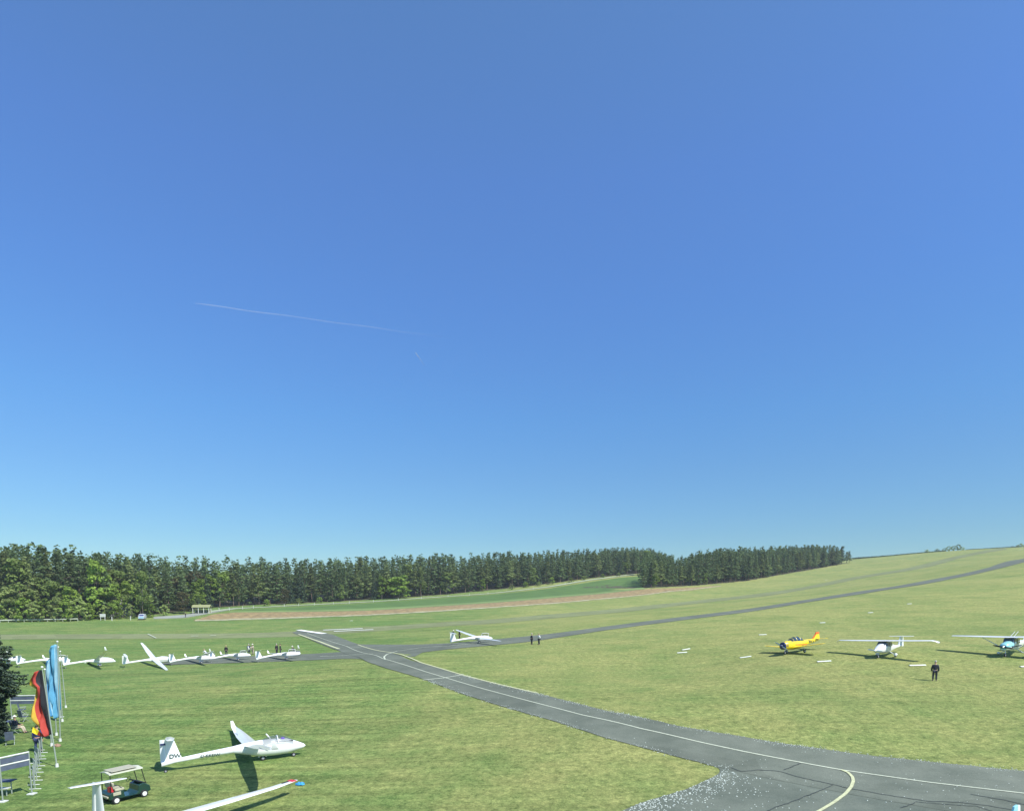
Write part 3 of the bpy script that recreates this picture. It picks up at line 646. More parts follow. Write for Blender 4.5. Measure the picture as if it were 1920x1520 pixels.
def make_glider(L=7.5, half=7.5, ttail=True, two=False, canopy='closed', winglet=.35, tipdark=None, mg=GEL, nosewheel=False, rudder_defl=.0, gl=None, dihedral=.03, finh=None):
    g = empty('glider'); s = L/8.0; k = 1.18 if two else 1.0
    nx = 2.75*s*(1.12 if two else 1); tx = nx-L; cw = .37*k*s; zc = .78
    st = [(nx, zc-.12, .015, .015), (nx-.12*s, zc-.11, .12*k, .12*k), (nx-.5*s, zc-.06, .24*k, .25*k), (nx-1.1*s, zc, cw*.95, .40*k*s), (nx-1.9*s, zc+.02, cw, .44*k*s),
          (nx-2.7*s, zc+.04, cw*.92, .42*k*s), (nx-3.4*s, zc+.10, cw*.7, .32*k*s), (nx-4.2*s, zc+.14, .20*s, .21*s), (nx-5.4*s, zc+.06, .15*s, .16*s), (tx+.7*s, zc-.12, .11, .13), (tx+.05, zc-.22, .05, .17)]
    f = fuselage('fuselage', st, mg, g)
    # canopy: upper shell a little proud of the fuselage
    gm = gl or GLASSC; ca, cb = nx-.75*s, nx-(2.6 if two else 1.95)*s
    rings = []
    for i in range(9):
        u = i/8; x = ca+(cb-ca)*u; j = max(q for q in range(len(st)-1) if st[q][0] >= x); a, b = st[j], st[j+1]; v = (a[0]-x)/(a[0]-b[0])
        z, hw, hh = [a[q]+(b[q]-a[q])*v for q in (1, 2, 3)]; bulge = math.sin(math.pi*min(1, max(0, .05+.92*u)))**.6
        ring = [Vector((x, math.cos(t)*hw*(1.01), z+hh*.25*bulge+math.sin(t)*(hh*(.80+.32*bulge)))) for t in [R(14+152*q/10) for q in range(11)]]
        rings.append(ring)
    if canopy != 'none':
        if canopy in ('closed', 'clear'):
            cn = MB().rings(rings, closed=False, cap=False).build('canopy', gm, g, smooth=True)
            if canopy == 'clear':
                fr = MB(); fr.tube(rings[0], .022, 5); fr.tube(rings[-1], .022, 5); fr.tube(rings[4], .03, 5); fr.tube([r_[0] for r_ in rings], .022, 5); fr.tube([r_[-1] for r_ in rings], .022, 5); fr.build('canopy_frame', mg, cn)
                MB().rings([[Vector((p.x, p.y*.86, zc+.30*k-abs(p.y)*.02)) for p in r_] for r_ in rings], closed=False, cap=False).build('cockpit_opening', BLK, g)
        else:
            fr = MB(); fr.rings(rings, closed=False, cap=False); c = fr.build('canopy', GLASST, g, smooth=True)
            e = MB(); e.tube([r_[0] for r_ in rings], .035, 5); e.tube([r_[-1] for r_ in rings], .035, 5); e.tube(rings[0], .035, 5); e.tube(rings[-1], .035, 5); e.build('canopy_frame', mg, c)
            hinge = Vector((0, cw, zc+.25)); M = Matrix.Translation(hinge) @ Matrix.Rotation(R(-62), 4, 'X') @ Matrix.Translation(-hinge)
            c.matrix_local = M
            ck = MB().rings([[Vector((p.x, p.y*.82, zc+.27*k-abs(p.y)*.02)) for p in r_] for r_ in rings], closed=False, cap=False).build('cockpit_opening', BLK, g)
    for sd_ in (1, -1):
        y0 = cw*.8; zr = zc+.26*k*s; xl = nx-2.55*s*(1.06 if two else 1); sp = half
        S = [(xl+.12, y0*.6, zr, .98*s, .16, 0), (xl, y0+.25, zr+.01, .88*s, .15, 0), (xl-.04, sp*.45, zr+sp*dihedral*.45, .80*s, .14, 2), (xl-.14, sp*.8, zr+sp*dihedral*.95, .56*s, .13, 3), (xl-.30, sp*.97, zr+sp*dihedral*1.3, .36*s, .12, 6)]
        w = surface('wing', S, mg, g, sd_)
        zt = zr+sp*dihedral*1.3
        if winglet: surface('winglet', [(xl-.30, sp*.972, zt, .34*s, .12, 8), (xl-.38, sp*.972+.10, zt+.10, .28*s, .12, 45), (xl-.52, sp*.972+.17, zt+winglet, .16*s, .1, 76)], mg, w, sd_)
        else: surface('wing_tip', [(xl-.30, sp*.972, zt, .355*s, .12, 6), (xl-.36, sp, zt+.02, .22*s, .1, 10)], tipdark or mg, w, sd_)
        # aileron gap line
        al = MB(); al.box((xl-.66*s, sd_*sp*.70, zr+sp*dihedral*.80+.012), (.012, sp*.34, .03), rx=sd_*R(2.2)); al.build('aileron_gap', GREYP, w)
    # fin and rudder
    fx = tx+1.15*s; fh = finh or 1.22*s+.1; zb = zc-.22+.05
    def finpart(nm, x0, x1, c0, c1, m=mg, z0=zb, z1=zb+fh, hinge=0.):
        mb = MB(); r_ = []
        for z, x, c in ((z0, x0, c0), ((z0+z1)/2, (x0+x1)/2, (c0+c1)/2), (z1, x1, c1)):
            r_.append([Vector((x-cc*c, t*.05*(1-.3*(z-z0)/(z1-z0)), z)) for cc, t in [(0,0),(.1,.8),(.35,1),(.7,.7),(1,.15),(1,-.15),(.7,-.7),(.35,-1),(.1,-.8)]])
        mb.rings(r_); return mb.build(nm, m, g, smooth=True)
    fin = finpart('fin', fx, tx+.72*s, .80*s, .44*s)
    ru = finpart('rudder', fx-.81*s, tx+.72*s-.45*s, .36*s, .26*s, mg)
    if rudder_defl:
        hg = Vector((fx-.81*s, 0, 0)); ru.matrix_local = Matrix.Translation(hg) @ Matrix.Rotation(rudder_defl, 4, 'Z') @ Matrix.Translation(-hg)
    hz = zb+fh if ttail else zb+.35; hx = tx+.80*s if ttail else tx+1.0*s
    hs_ = 1.15*s+.15
    tp = MB().rings([airfoil_ring((hx-abs(y)*.10, y, hz+.02), (.50-.20*abs(y)/hs_)*s, .12, 0) for y in (-hs_, -hs_*.5, 0, hs_*.5, hs_)]).build('tailplane', mg, g, smooth=True)
    MB().box((hx-.36*s, 0, hz+.05), (.012, hs_*1.8, .012)).build('elevator_gap', GREYP, tp)
    # wheels
    wheel(g, (nx-2.55*s, 0, .17), .17, .12, GREYP, 'main_wheel')
    MB().box((nx-2.55*s, .14, .34), (.55, .02, .26)).build('gear_door', mg, g); 
    wheel(g, (tx+.25, 0, .10), .10, .07, GREYP, 'tail_wheel')
    if nosewheel: wheel(g, (nx-.75*s, 0, .14), .14, .1, GREYP, 'nose_wheel')
    return g, dict(nx=nx, tx=tx, zc=zc, s=s, zb=zb, fh=fh, fx=fx, cw=cw)

# the near self-launching two-seater
GT = 'white two-seat motor glider parked on the near grass lawn, lettered DW on its fin'
g, d = make_glider(8.6, 9.4, True, True, 'clear', .5, nosewheel=True, rudder_defl=R(-20), gl=GLASST, dihedral=.045)
settle(g, 476, 1427, heading=R(30), bank=R(7.0)); tag(g, GT, 'glider')
Ms = lambda loc, rz=0: Matrix.Translation(loc) @ Matrix.Rotation(R(90), 4, 'X')
text_mesh('fin_letters', 'DW', .36, mat('dark_green_lettering', (.02,.06,.05), .6, .1), g, Matrix.Translation((d['fx']-.40*d['s'], -.066, d['zb']+.34)) @ Matrix.Rotation(R(90), 4, 'X'))
text_mesh('registration_letters', 'D-KKDW', .27, MATS['dark_green_lettering'], g, Matrix.Translation((d['tx']+2.75, -.235, d['zc']-.03)) @ Matrix.Rotation(R(3.2), 4, 'Y') @ Matrix.Rotation(R(3.5), 4, 'Z') @ Matrix.Rotation(R(90), 4, 'X'))
MB().box((d['fx']-.98*d['s'], -.05, d['zb']+d['fh']-.28), (.30, .012, .12)).build('rudder_flag', NAVY, g)
MB().box((d['nx']-1.45, -.37, .86), (.14, .02, .05)).build('air_inlet', BLK, g)
MB().box((d['nx']-2.3,.25,1.52),(.08,.22,.42), ry=R(-35)).build('open_vent_panel', GEL, g, bevel=.02)
MB().ball((d['nx']-2.15,-.2,1.16), (.2,.14,.08)).build('seat_cushion', GREYP, g, smooth=True)
MB().ball((d['nx']-1.75, 0, 1.06), (.26,.2,.16)).build('headrest', GEL, g, smooth=True)
MB().ball((d['nx']-1.45, -.05, 1.24), (.16,.16,.15)).build('sun_hat_on_seat', mat('violet_cloth', (.22,.08,.75), .8), g, smooth=True)

# foreground glider: only tail and one wing are in the picture
g, d = make_glider(7.6, 7.9, True, False, 'closed', 0, tipdark=None, dihedral=.035, mg=GEL2, finh=1.5)
cx = Vector((-19.15, 28.7)); hd = R(-29.5); off = d['tx']+.55
settle(g, xy=(cx.x-math.cos(hd)*off, cx.y-math.sin(hd)*off), heading=hd, bank=R(4)); tag(g, 'white glider at the bottom left showing only its T-shaped tail and one red-tipped wing', 'glider')
wtip = [c for c in g.children if c.name.startswith('wing')]
MB().box((-.32, 7.62, 1.39), (.40, .30, .05), rx=R(5)).build('red_tip_marking', RED, g)
MB().box((-.36, 7.22, 1.38), (.10, .4, .03), rx=R(5)).build('dark_tip_stripe', BLK, g)

ROW = [ # px, py, heading, bank, L, half, canopy, two, rudder, winglet, label
 (14,1246,42,6,6.7,7.5,'closed',False,0,.5,'white glider of the row standing half behind the dark spruce'),
 (99,1247,42,5,6.7,7.5,'open',False,-14,.4,'white glider of the row partly hidden behind the blue flags, canopy open'),
 (185,1249,43,11,6.7,8,'none',False,0,.5,'white glider just right of the flags with a cover over its cockpit'),
 (290,1247,39,-9,6.9,9.6,'none',True,-10,0,'white glider whose broad wing lies diagonally, top side showing'),
 (376,1243,40,6,6.6,7.5,'open',False,0,.5,'white glider with open canopy and gear on it, left of the lone figure'),
 (445,1237.5,40,6,6.4,7.5,'open',False,0,.5,'white glider with a red spot under its wing, two people at its cockpit'),
 (536,1236,38,5,6.9,7.5,'open',False,-12,.5,'rightmost white glider of the row, canopy open, two people in black behind')]
for px, py, hd, bk, L_, hf, cn, two, rd, wl, lb in ROW:
    g, d = make_glider(L_, hf, True, two, cn, wl, rudder_defl=R(rd), dihedral=.04)
    settle(g, px, py, heading=R(hd), bank=R(bk)); tag(g, lb, 'glider', 'gliders lined up beyond the lawn')
    if px == 444:
        MB().ball((.2,-.5,.5), (.3,.12,.14)).build('red_wheel_cover', RED, g, smooth=True)
    if cn == 'none':
        e = MB(); st = [(d['nx']-.3, d['zc']-.02, .25, .28),(d['nx']-1.1*d['s'], d['zc']+.12, d['cw']*1.05, .46*d['s']),(d['nx']-1.9*d['s'], d['zc']+.16, d['cw']*1.06, .50*d['s']),(d['nx']-2.6*d['s'], d['zc']+.1, d['cw']*.98, .44*d['s'])]
        fuselage('canopy_cover', st, GEL2, g)
g, d = make_glider(7.9, 9.0, True, False, 'open', 0, dihedral=.03)
settle(g, 897, 1205, heading=R(28), bank=R(-4)); tag(g, 'white glider standing by itself on the parallel taxiway with two people at its tail', 'glider')

# powered aircraft
def prop(parent, x, z, r, m, blades=2, a0=.5, spin=None):
    h = MB(); h.rings([superellipse(x+.28, z, .02, .02, 10), superellipse(x+.2, z, .10, .10, 10), superellipse(x, z, .15, .15, 10)]); hub = h.build('spinner', spin or m, parent, smooth=True)
    mb = MB()
    for k in range(blades):
        a = a0+k*2*math.pi/blades; u = Vector((0, math.cos(a), math.sin(a))); v = Vector((0, -math.sin(a), math.cos(a)))
        mb.rings([[Vector((x+.09, 0, z))+u*q*r+v*c*w+Vector((t, 0, 0)) for c, t in ((-1,0),(0,.02),(1,0),(0,-.02))] for q, w in ((.08,.04),(.35,.085),(.75,.075),(1,.03))])
    mb.build('propeller', m, parent); return hub
def make_lowwing():
    g = empty('light_aircraft'); z = 1.0
    st = [(2.35,z-.02,.34,.36),(2.2,z,.44,.45),(1.5,z+.02,.50,.52),(.7,z,.54,.56),(-.3,z,.52,.54),(-1.2,z+.08,.38,.42),(-2.6,z+.22,.20,.27),(-4.2,z+.38,.08,.16),(-4.35,z+.39,.03,.10)]
    fuselage('fuselage', st, YEL, g, pw=2.6)
    MB().rings([superellipse(2.52,z-.02,.20,.22),superellipse(2.42,z-.02,.40,.42),superellipse(1.95,z,.475,.49)]).build('engine_cowling', NAVY, g, smooth=True)
    prop(g, 2.52, z, .92, METAL, 2, R(150), NAVY)
    rings = []
    for x, h, w in ((1.25,.02,.40),(.85,.36,.42),(.3,.52,.44),(-.4,.50,.42),(-1.0,.26,.34),(-1.35,.0,.25)):
        rings.append([Vector((x, math.cos(t)*w, z+.42+math.sin(t)*h)) for t in [math.pi*q/8 for q in range(9)]])
    c = MB().rings(rings, closed=False, cap=False).build('canopy', GLASSC, g, smooth=True)
    fr = MB()
    for r_ in rings[1:5]: fr.tube([p+Vector((0,0,.006)) for p in r_], .022, 5)
    fr.build('canopy_frame', YEL, c)
    for s_ in (1, -1):
        w = surface('wing', [(1.05,.35,z-.32,1.55,.13,0),(.95,1.6,z-.22,1.35,.13,4),(.82,3.6,z-.02,1.02,.12,4),(.70,3.9,z+.02,.7,.08,10)], YEL, g, s_)
        MB().box((-.22, s_*2.6, z-.125), (.015,1.6,.02), rx=s_*R(5)).build('aileron_gap', ORA, w)
        MB().tube([(.15, s_*1.15, z-.35),(.12, s_*1.2, .2)], [.05,.035], 6).build('gear_leg', METAL, g)
        wheel(g, (.12, s_*1.22, .2), .2, .13, METAL)
    MB().tube([(1.95,0,z-.35),(2.05,0,.18)], [.05,.035], 6).build('nose_leg', METAL, g); wheel(g, (2.05,0,.17), .17, .12, METAL, 'nose_wheel')
    def vert(nm, pts, m, t=.05):
        mb = MB(); mb.rings([[Vector((x, y, zz)) for x, zz in pts] for y in (-t, t)]); return mb.build(nm, m, g)
    vert('fin', [(-3.2,z+.52),(-3.72,z+1.0),(-3.86,z+1.15),(-4.05,z+1.2),(-3.98,z+.45)], YEL)
    vert('rudder', [(-4.0,z+.40),(-4.07,z+1.14),(-4.42,z+1.14),(-4.50,z+.38)], YEL, .035)
    vert('fin_cap', [(-3.70,z+.98),(-3.88,z+1.26),(-4.42,z+1.27),(-4.42,z+1.04)], ORA, .06)
    vert('fin_stripe', [(-3.05,z+.48),(-3.72,z+1.0),(-3.88,z+1.0),(-3.35,z+.52)], ORA, .056)
    MB().rings([airfoil_ring((-3.5-abs(y)*.12, y, z+.46), .78-.1*abs(y), .10, 0) for y in (-1.35,-.7,0,.7,1.35)]).build('tailplane', YEL, g, smooth=True)
    text_mesh('side_stripe', '\u2014\u2014', 1.0, ORA, g, Matrix.Translation((-.25,.545,z+.02)) @ Matrix.Rotation(R(-1.5),4,'Y') @ Matrix.Rotation(R(180),4,'Z') @ Matrix.Rotation(R(90),4,'X'))
    text_mesh('registration_letters', 'D-EFKX', .42, MATS['dark_green_lettering'], g, Matrix.Translation((-2.2,.29,z+.20)) @ Matrix.Rotation(R(-5.5),4,'Y') @ Matrix.Rotation(R(180-8),4,'Z') @ Matrix.Rotation(R(90),4,'X'))
    return g
g = make_lowwing(); settle(g, 1493, 1223.5, heading=R(-150), bank=R(-4), pitch=R(-3.5)); tag(g, 'yellow low-wing light aircraft with dark nose and orange-tipped fin on the right-hand grass', 'aircraft')

def make_highwing(kind):
    g = empty('light_aircraft'); ul = kind == 'ul'; z = .98 if ul else 1.12; mm = GEL
    if ul: st = [(1.95,z-.15,.08,.10),(1.75,z-.13,.26,.24),(1.2,z-.05,.42,.38),(.7,z,.52,.50),(.0,z+.12,.55,.66),(-.8,z+.12,.48,.60),(-1.6,z+.02,.28,.36),(-2.6,z+.02,.13,.17),(-4.1,z+.12,.07,.11)]
    else: st = [(2.3,z-.08,.30,.30),(2.15,z-.06,.42,.36),(1.5,z-.02,.50,.42),(1.0,z,.54,.50),(.6,z+.14,.56,.68),(-.6,z+.16,.54,.70),(-1.6,z+.12,.42,.50),(-3.0,z+.22,.22,.28),(-5.0,z+.38,.08,.14)]
    fuselage('fuselage', st, mm, g, pw=2.8)
    zt = z+.80 if ul else z+.90
    half = 5.25 if ul else 5.5
    # windscreen and side windows, proud of the cabin
    wx = .75 if ul else 1.05
    ws = MB(); ws.rings([[Vector((wx+.12, y, z+.30)) for y in (-.44,-.22,0,.22,.44)], [Vector((wx-.35, y*.95, zt-.05)) for y in (-.44,-.22,0,.22,.44)]], closed=False, cap=False); ws.build('windscreen', GLASSC, g, smooth=True)
    for s_ in (1, -1):
        sw = MB(); a = .575
        sw.rings([[Vector((wx-.02, s_*(a-.08), z+.28)), Vector((wx-.40, s_*(a-.07), zt-.10))],[Vector((wx-.95, s_*a, z+.20)), Vector((wx-.95, s_*(a-.03), zt-.10))],[Vector((wx-1.75 if not ul else wx-1.5, s_*(a-.03), z+.32)), Vector((wx-1.6 if not ul else wx-1.35, s_*(a-.05), zt-.16))]], closed=False, cap=False)
        d_ = sw.build('side_window', GLASSC, g)
        MB().box((wx-.93, s_*(a+.012), z+.25), (.05,.02,.95)).build('door_post', mm, g)
    if ul: cowl = MB().rings([superellipse(2.0,z-.15,.05,.05),superellipse(1.8,z-.14,.24,.22),superellipse(1.3,z-.06,.41,.375)]).build('engine_cowling', mm, g, smooth=True); prop(g, 1.95, z-.13, .82, GEL2, 2, R(172), mm)
    else:
        cowl = MB().rings([superellipse(2.36,z-.08,.28,.26),superellipse(2.2,z-.02,.43,.36),superellipse(1.5,z+.06,.512,.40),superellipse(1.0,z+.10,.545,.44)]).build('engine_cowling', CYAN, g, smooth=True)
        MB().box((2.39,0,z-.1),(.03,.46,.16)).build('air_intake', BLK, g); prop(g, 2.36, z-.05, .95, BLK, 2, R(170), METAL)
    for s_ in (1, -1):
        if ul: S = [(.55,.0,zt,1.25,.14,0),(.52,.6,zt+.01,1.25,.14,0),(.46,half*.6,zt+.02,1.15,.13,1),(.36,half*.9,zt+.04,.95,.13,-4),(.15,half*.97,zt-.06,.75,.1,-32),(.02,half,zt-.18,.5,.1,-45)]
        else: S = [(.85,.0,zt,1.55,.13,0),(.85,.6,zt+.01,1.55,.13,0),(.85,half*.5,zt+.05,1.55,.13,2),(.72,half*.98,zt+.12,1.12,.12,2),(.6,half,zt+.10,.8,.08,0)]
        w = surface('wing', S, GEL, g, s_)
        MB().box((-.25 if ul else -.28, s_*half*.72, zt+.06 if ul else zt+.11), (.015,half*.36,.02)).build('aileron_gap', GREYP, w)
        if not ul:
            MB().tube([(.35, s_*.52, z-.35),(.40, s_*2.6, zt-.0)], .045, 6).build('wing_strut', GEL, g)
            MB().tube([(-.1-.0, s_*.15, zt+.08),(-.55, s_*.15+.25, zt+.62)], .025, 5).build('antenna', GEL, g)
        mx = -.45 if ul else -.35; tw = .95 if ul else 1.25
        MB().tube([(mx, s_*.4, z-.42),(mx, s_*(tw-.1), .28)], [.06,.035], 6).build('gear_leg', GEL, g)
        wheel(g, (mx, s_*tw, .2), .2, .14, GREYP)
        if ul or s_: MB().rings([superellipse(mx+.34,.24,.02,.02,10),superellipse(mx+.15,.28,.10,.13,10),superellipse(mx-.15,.28,.10,.14,10),superellipse(mx-.5,.26,.02,.03,10)]).v and None
        sp = MB(); sp.rings([[p+Vector((0, s_*tw, 0)) for p in superellipse(*q, n=10)] for q in ((mx+.34,.24,.03,.03),(mx+.15,.27,.105,.15),(mx-.15,.28,.105,.15),(mx-.48,.28,.03,.04))]); sp.build('wheel_fairing', GEL, g, smooth=True)
    nxp = 1.35 if ul else 1.75
    MB().tube([(nxp,0,z-.4),(nxp+.08,0,.2)], .04, 6).build('nose_leg', METAL, g); wheel(g, (nxp+.08,0,.17), .17, .12, GREYP, 'nose_wheel')
    def vert(nm, pts, m, t=.045):
        mb = MB(); mb.rings([[Vector((x, y, zz)) for x, zz in pts] for y in (-t, t)]); return mb.build(nm, m, g)
    if ul:
        vert('fin', [(-3.3,z+.15),(-3.78,z+1.10),(-4.15,z+1.10),(-4.05,z+.1)], GEL); vert('rudder', [(-4.07,z-.02),(-4.17,z+1.03),(-4.48,z+1.03),(-4.55,z-.02)], GEL, .03)
        MB().rings([airfoil_ring((-3.72-abs(y)*.1, y, z+1.12), .72-.12*abs(y), .10, 0) for y in (-1.2,-.6,0,.6,1.2)]).build('tailplane', GEL, g, smooth=True)
    else:
        vert('fin', [(-3.6,z+.45),(-4.5,z+1.55),(-4.95,z+1.6),(-4.9,z+.4)], GEL); vert('rudder', [(-4.92,z+.25),(-4.97,z+1.55),(-5.3,z+1.55),(-5.3,z+.3)], CYAN, .03)
        MB().rings([airfoil_ring((-4.1-abs(y)*.15, y, z+.42), .95-.12*abs(y), .09, 0) for y in (-1.6,-.8,0,.8,1.6)]).build('tailplane', GEL, g, smooth=True)
        vert('side_stripe', [(1.6,z+.02),(1.4,z-.12),(-1.2,z-.02),(-1.2,z+.08)], NAVY, .565)
    return g
g = make_highwing('ul'); settle(g, 1658, 1231.5, heading=R(-144), bank=R(-5), pitch=R(-3)); tag(g, 'white high-wing aircraft with drooped wing tips and a T-tail', 'aircraft')
g = make_highwing('cessna'); settle(g, 1896, 1229.5, heading=R(-144), bank=R(-5), pitch=R(-3)); tag(g, 'white strutted high-wing aircraft with pale cyan nose, cut off by the right border', 'aircraft')

# tail of a parked aircraft poking in at the bottom right
g = empty('light_aircraft'); p = atd(1880, 1600, 24.4); g.location = (p.x, p.y, gz(p.x, p.y)); g.rotation_euler = (0, 0, R(-152)); tag(g, 'aircraft of which only the pale blue fin tip shows at bottom right', 'aircraft')
mb = MB(); mb.rings([[Vector((x, y, z_)) for x, z_ in ((0,.75),(-.55,2.2),(-.80,2.25),(-.95,.7))] for y in (-.045,.045)]); mb.build('fin', CYAN, g, bevel=.02)
MB().rings([superellipse(3,1.0,.5,.5),superellipse(1.0,.85,.3,.35),superellipse(-1.0,.8,.08,.12)]).build('fuselage', GEL, g, smooth=True)
MB().rings([airfoil_ring((-.1,y,.85),.8,.1,0) for y in (-1.4,0,1.4)]).build('tailplane', GEL, g, smooth=True)
mb = MB(); mb.rings([[Vector((x, y, z_)) for x, z_ in ((-.82,2.2),(-.97,.7),(-1.25,.7),(-1.0,2.2))] for y in (-.03,.03)]); mb.build('rudder', GEL, g)
wheel(g, (2.6,.9,.2), .2, .13); wheel(g, (2.6,-.9,.2), .2, .13); MB().tube([(2.6,-.9,.2),(2.6,0,.7),(2.6,.9,.2)], .04).build('gear_leg', GEL, g); wheel(g, (4.2,0,.17), .17, .12); 
for s_ in (1,-1): surface('wing', [(4.4,.3,.75,1.4,.12,0),(4.3,4.4,.95,1.1,.12,0)], GEL, g, s_)
MB().rings([superellipse(5.2,1.0,.2,.2),superellipse(4.8,1.0,.42,.4),superellipse(4.0,1.2,.55,.62),superellipse(2.9,1.05,.5,.5)]).build('cabin', GEL, g, smooth=True)

# ------------------------------------------------------------ people
SKIN = mat('skin', (.50,.30,.21), .6, .06, 4); HAIRD = mat('dark_hair', (.05,.035,.025), .8, .2, 9); HAIRG = mat('grey_hair', (.45,.43,.40), .8, .2, 9); HAIRL = mat('blond_hair', (.42,.32,.18), .8, .2, 9)
CL = {n: mat('%s_cloth' % n, c, .85, .15, 6) for n, c in dict(dark=(.03,.035,.05), navy=(.03,.04,.11), white=(.72,.74,.72), grey=(.20,.21,.22), beige=(.46,.40,.30), black=(.015,.016,.02), jeans=(.06,.09,.16), blue=(.10,.20,.42)).items()}
EYE = mat('eye_dark', (.02,.015,.01), .3)
def skin(name, V, E, Rd, m, parent, sub=1):
    me = bpy.data.meshes.new(name); me.from_pydata([tuple(v) for v in V], E, []); o = bpy.data.objects.new(name, me); COL.objects.link(o); o.parent = parent
    me.materials.append(m); md = o.modifiers.new('skin', 'SKIN'); md.use_smooth_shade = True
    for i, r_ in enumerate(Rd):
        rr = r_ if isinstance(r_, tuple) else (r_, r_); me.skin_vertices[0].data[i].radius = rr; me.skin_vertices[0].data[i].use_root = (i == 0)
    sb = o.modifiers.new('sub', 'SUBSURF'); sb.levels = sub; sb.render_levels = sub; return o
def person(loc, heading, h=1.76, top='dark', legs='jeans', hair=HAIRD, pose='stand', label='', group=None, hat=None):
    """heading: direction the person faces"""
    root = empty('person', loc, heading-math.pi/2); k = h/1.76; tag(root, label, 'person', group)
    V = []; E = []; Rr = []
    def add(p, r_, par=None):
        V.append(Vector(p)*k); Rr.append(tuple(q*k for q in r_) if isinstance(r_, tuple) else r_*k)
        if par is not None: E.append((par, len(V)-1))
        return len(V)-1
    sit = pose == 'sit'; bend = pose == 'bend'; hz = .50 if sit else .93; ly = -.02
    lean = .42 if bend else (-.12 if sit else .02)
    T = lambda y, z: (y+lean*(z-hz)*1.0, hz+(z-hz)*(.92 if bend else 1))
    def P(x, y, z): yy, zz = T(y, z); return (x, yy, zz)
    pel = add(P(0,0,hz), (.16,.11)); wa = add(P(0,0,hz+.18), (.135,.10), pel); ch = add(P(0,0,hz+.38), (.17,.115), wa); nb = add(P(0,0,hz+.52), (.075,.07), ch)
    nk = add(P(0,.01,hz+.60), .055, nb); hd = add(P(0,.03,hz+.70), (.078,.092), nk); hd2 = add(P(0,.025,hz+.79), (.070,.085), hd)
    arms = []
    for s_ in (1, -1):
        sh = add(P(s_*.19,0,hz+.47), .060, ch)
        if pose == 'hips': el = (s_*.42,-.06,hz+.22); wr = (s_*.20,.08,hz+.10); ha = (s_*.16,.10,hz+.04)
        elif bend or pose == 'reach': el = P(s_*.24,.18,hz+.32); wr = P(s_*.16,.42,hz+.26); ha = P(s_*.14,.50,hz+.24)
        elif sit: el = (s_*.25,.02,hz+.22); wr = (s_*.20,.25,hz+.16); ha = (s_*.19,.33,hz+.15)
        else: el = P(s_*.25,-.02,hz+.19); wr = P(s_*.27,.04,hz-.06); ha = P(s_*.27,.06,hz-.14)
        e_ = add(el, .046, sh); w_ = add(wr, .030, e_); h_ = add(ha, (.036,.022), w_); arms.append((sh, e_, w_))
        dv = (Vector(ha)-Vector(wr)).normalized(); sd2 = Vector((0,1,0)) if abs(dv.y) < .7 else Vector((1,0,0)); sd2 = (sd2-dv*sd2.dot(dv)).normalized(); cu = dv.cross(sd2)
        for q, (o_, l_) in enumerate(((-.028,.060),(-.010,.075),(.010,.072),(.028,.058))):
            f1 = add(Vector(ha)+dv*.03+sd2*o_, .0105, h_); f2 = add(Vector(ha)+dv*(.03+l_*.6)+sd2*o_+cu*.008, .009, f1); add(Vector(ha)+dv*(.03+l_)+sd2*o_*.9+cu*.022, .008, f2)
        t1 = add(Vector(ha)-dv*.005+sd2*.042, .011, h_); add(Vector(ha)+dv*.035+sd2*.055, .009, t1)
    L_ = []
    for s_ in (1, -1):
        hp = add((s_*.10,ly,hz-.06), .095, pel)
        if sit: kn = add((s_*.13,.44,.50), .062, hp); an = add((s_*.13,.56,.10), .042, kn); ft = add((s_*.14,.70,.045), (.045,.035), an)
        else:
            st_ = .10 if pose == 'walk' else .02
            kn = add((s_*.12,.02+s_*st_,.49), .062, hp); an = add((s_*.13,-.03+s_*st_*1.4,.10), .042, kn); ft = add((s_*.15,.11+s_*st_*1.4,.045), (.045,.035), an)
        L_.append((hp, kn, an, ft))
    b = skin('body', V, E, Rr, SKIN, root)
    # clothes
    def sub_(name, ids, grow, m, ends=()):
        vv = [V[i].copy() for i in ids]; mp = {i: j for j, i in enumerate(ids)}
        ee = [(mp[a], mp[b2]) for a, b2 in E if a in mp and b2 in mp]
        rr = [tuple(q+grow for q in (Rr[i] if isinstance(Rr[i], tuple) else (Rr[i], Rr[i]))) for i in ids]
        return skin(name, vv, ee, rr, m, root)
    sub_('jacket' if top in ('dark','navy','black') else 'shirt', [pel, wa, ch, nb]+[q for a in arms for q in a], .034*k, CL[top])
    sub_('trousers', [pel]+[q for l in L_ for q in l[:3]], .026*k, CL[legs])
    for l in L_:
        a, f_ = V[l[2]], V[l[3]]; MB().ball(((a.x+f_.x)/2, (a.y+f_.y)/2+.01, .05*k), (.052*k,.14*k,.05*k), 10, 6).build('shoe', BLK, root, smooth=True)
    hc = V[hd2]
    hb = MB(); hb.ball((hc.x, hc.y-.022*k, hc.z+.028*k), (.088*k,.100*k,.092*k), 12, 8); hb.build('hair', hair, root, smooth=True)
    fc = MB(); f0 = V[hd]
    fc.ball((f0.x, f0.y+.092*k, f0.z+.015*k), (.014*k,.026*k,.022*k), 6, 4); fc.build('nose', SKIN, root, smooth=True)
    for s_ in (1,-1):
        MB().ball((f0.x+s_*.032*k, f0.y+.082*k, f0.z+.045*k), (.012*k,.008*k,.008*k), 6, 4).build('eye', EYE, root); MB().ball((f0.x+s_*.082*k, f0.y, f0.z+.02*k), (.012*k,.02*k,.032*k), 6, 4).build('ear', SKIN, root)
    MB().box((f0.x, f0.y+.088*k, f0.z-.035*k), (.045*k,.012*k,.010*k)).build('mouth', RED, root)
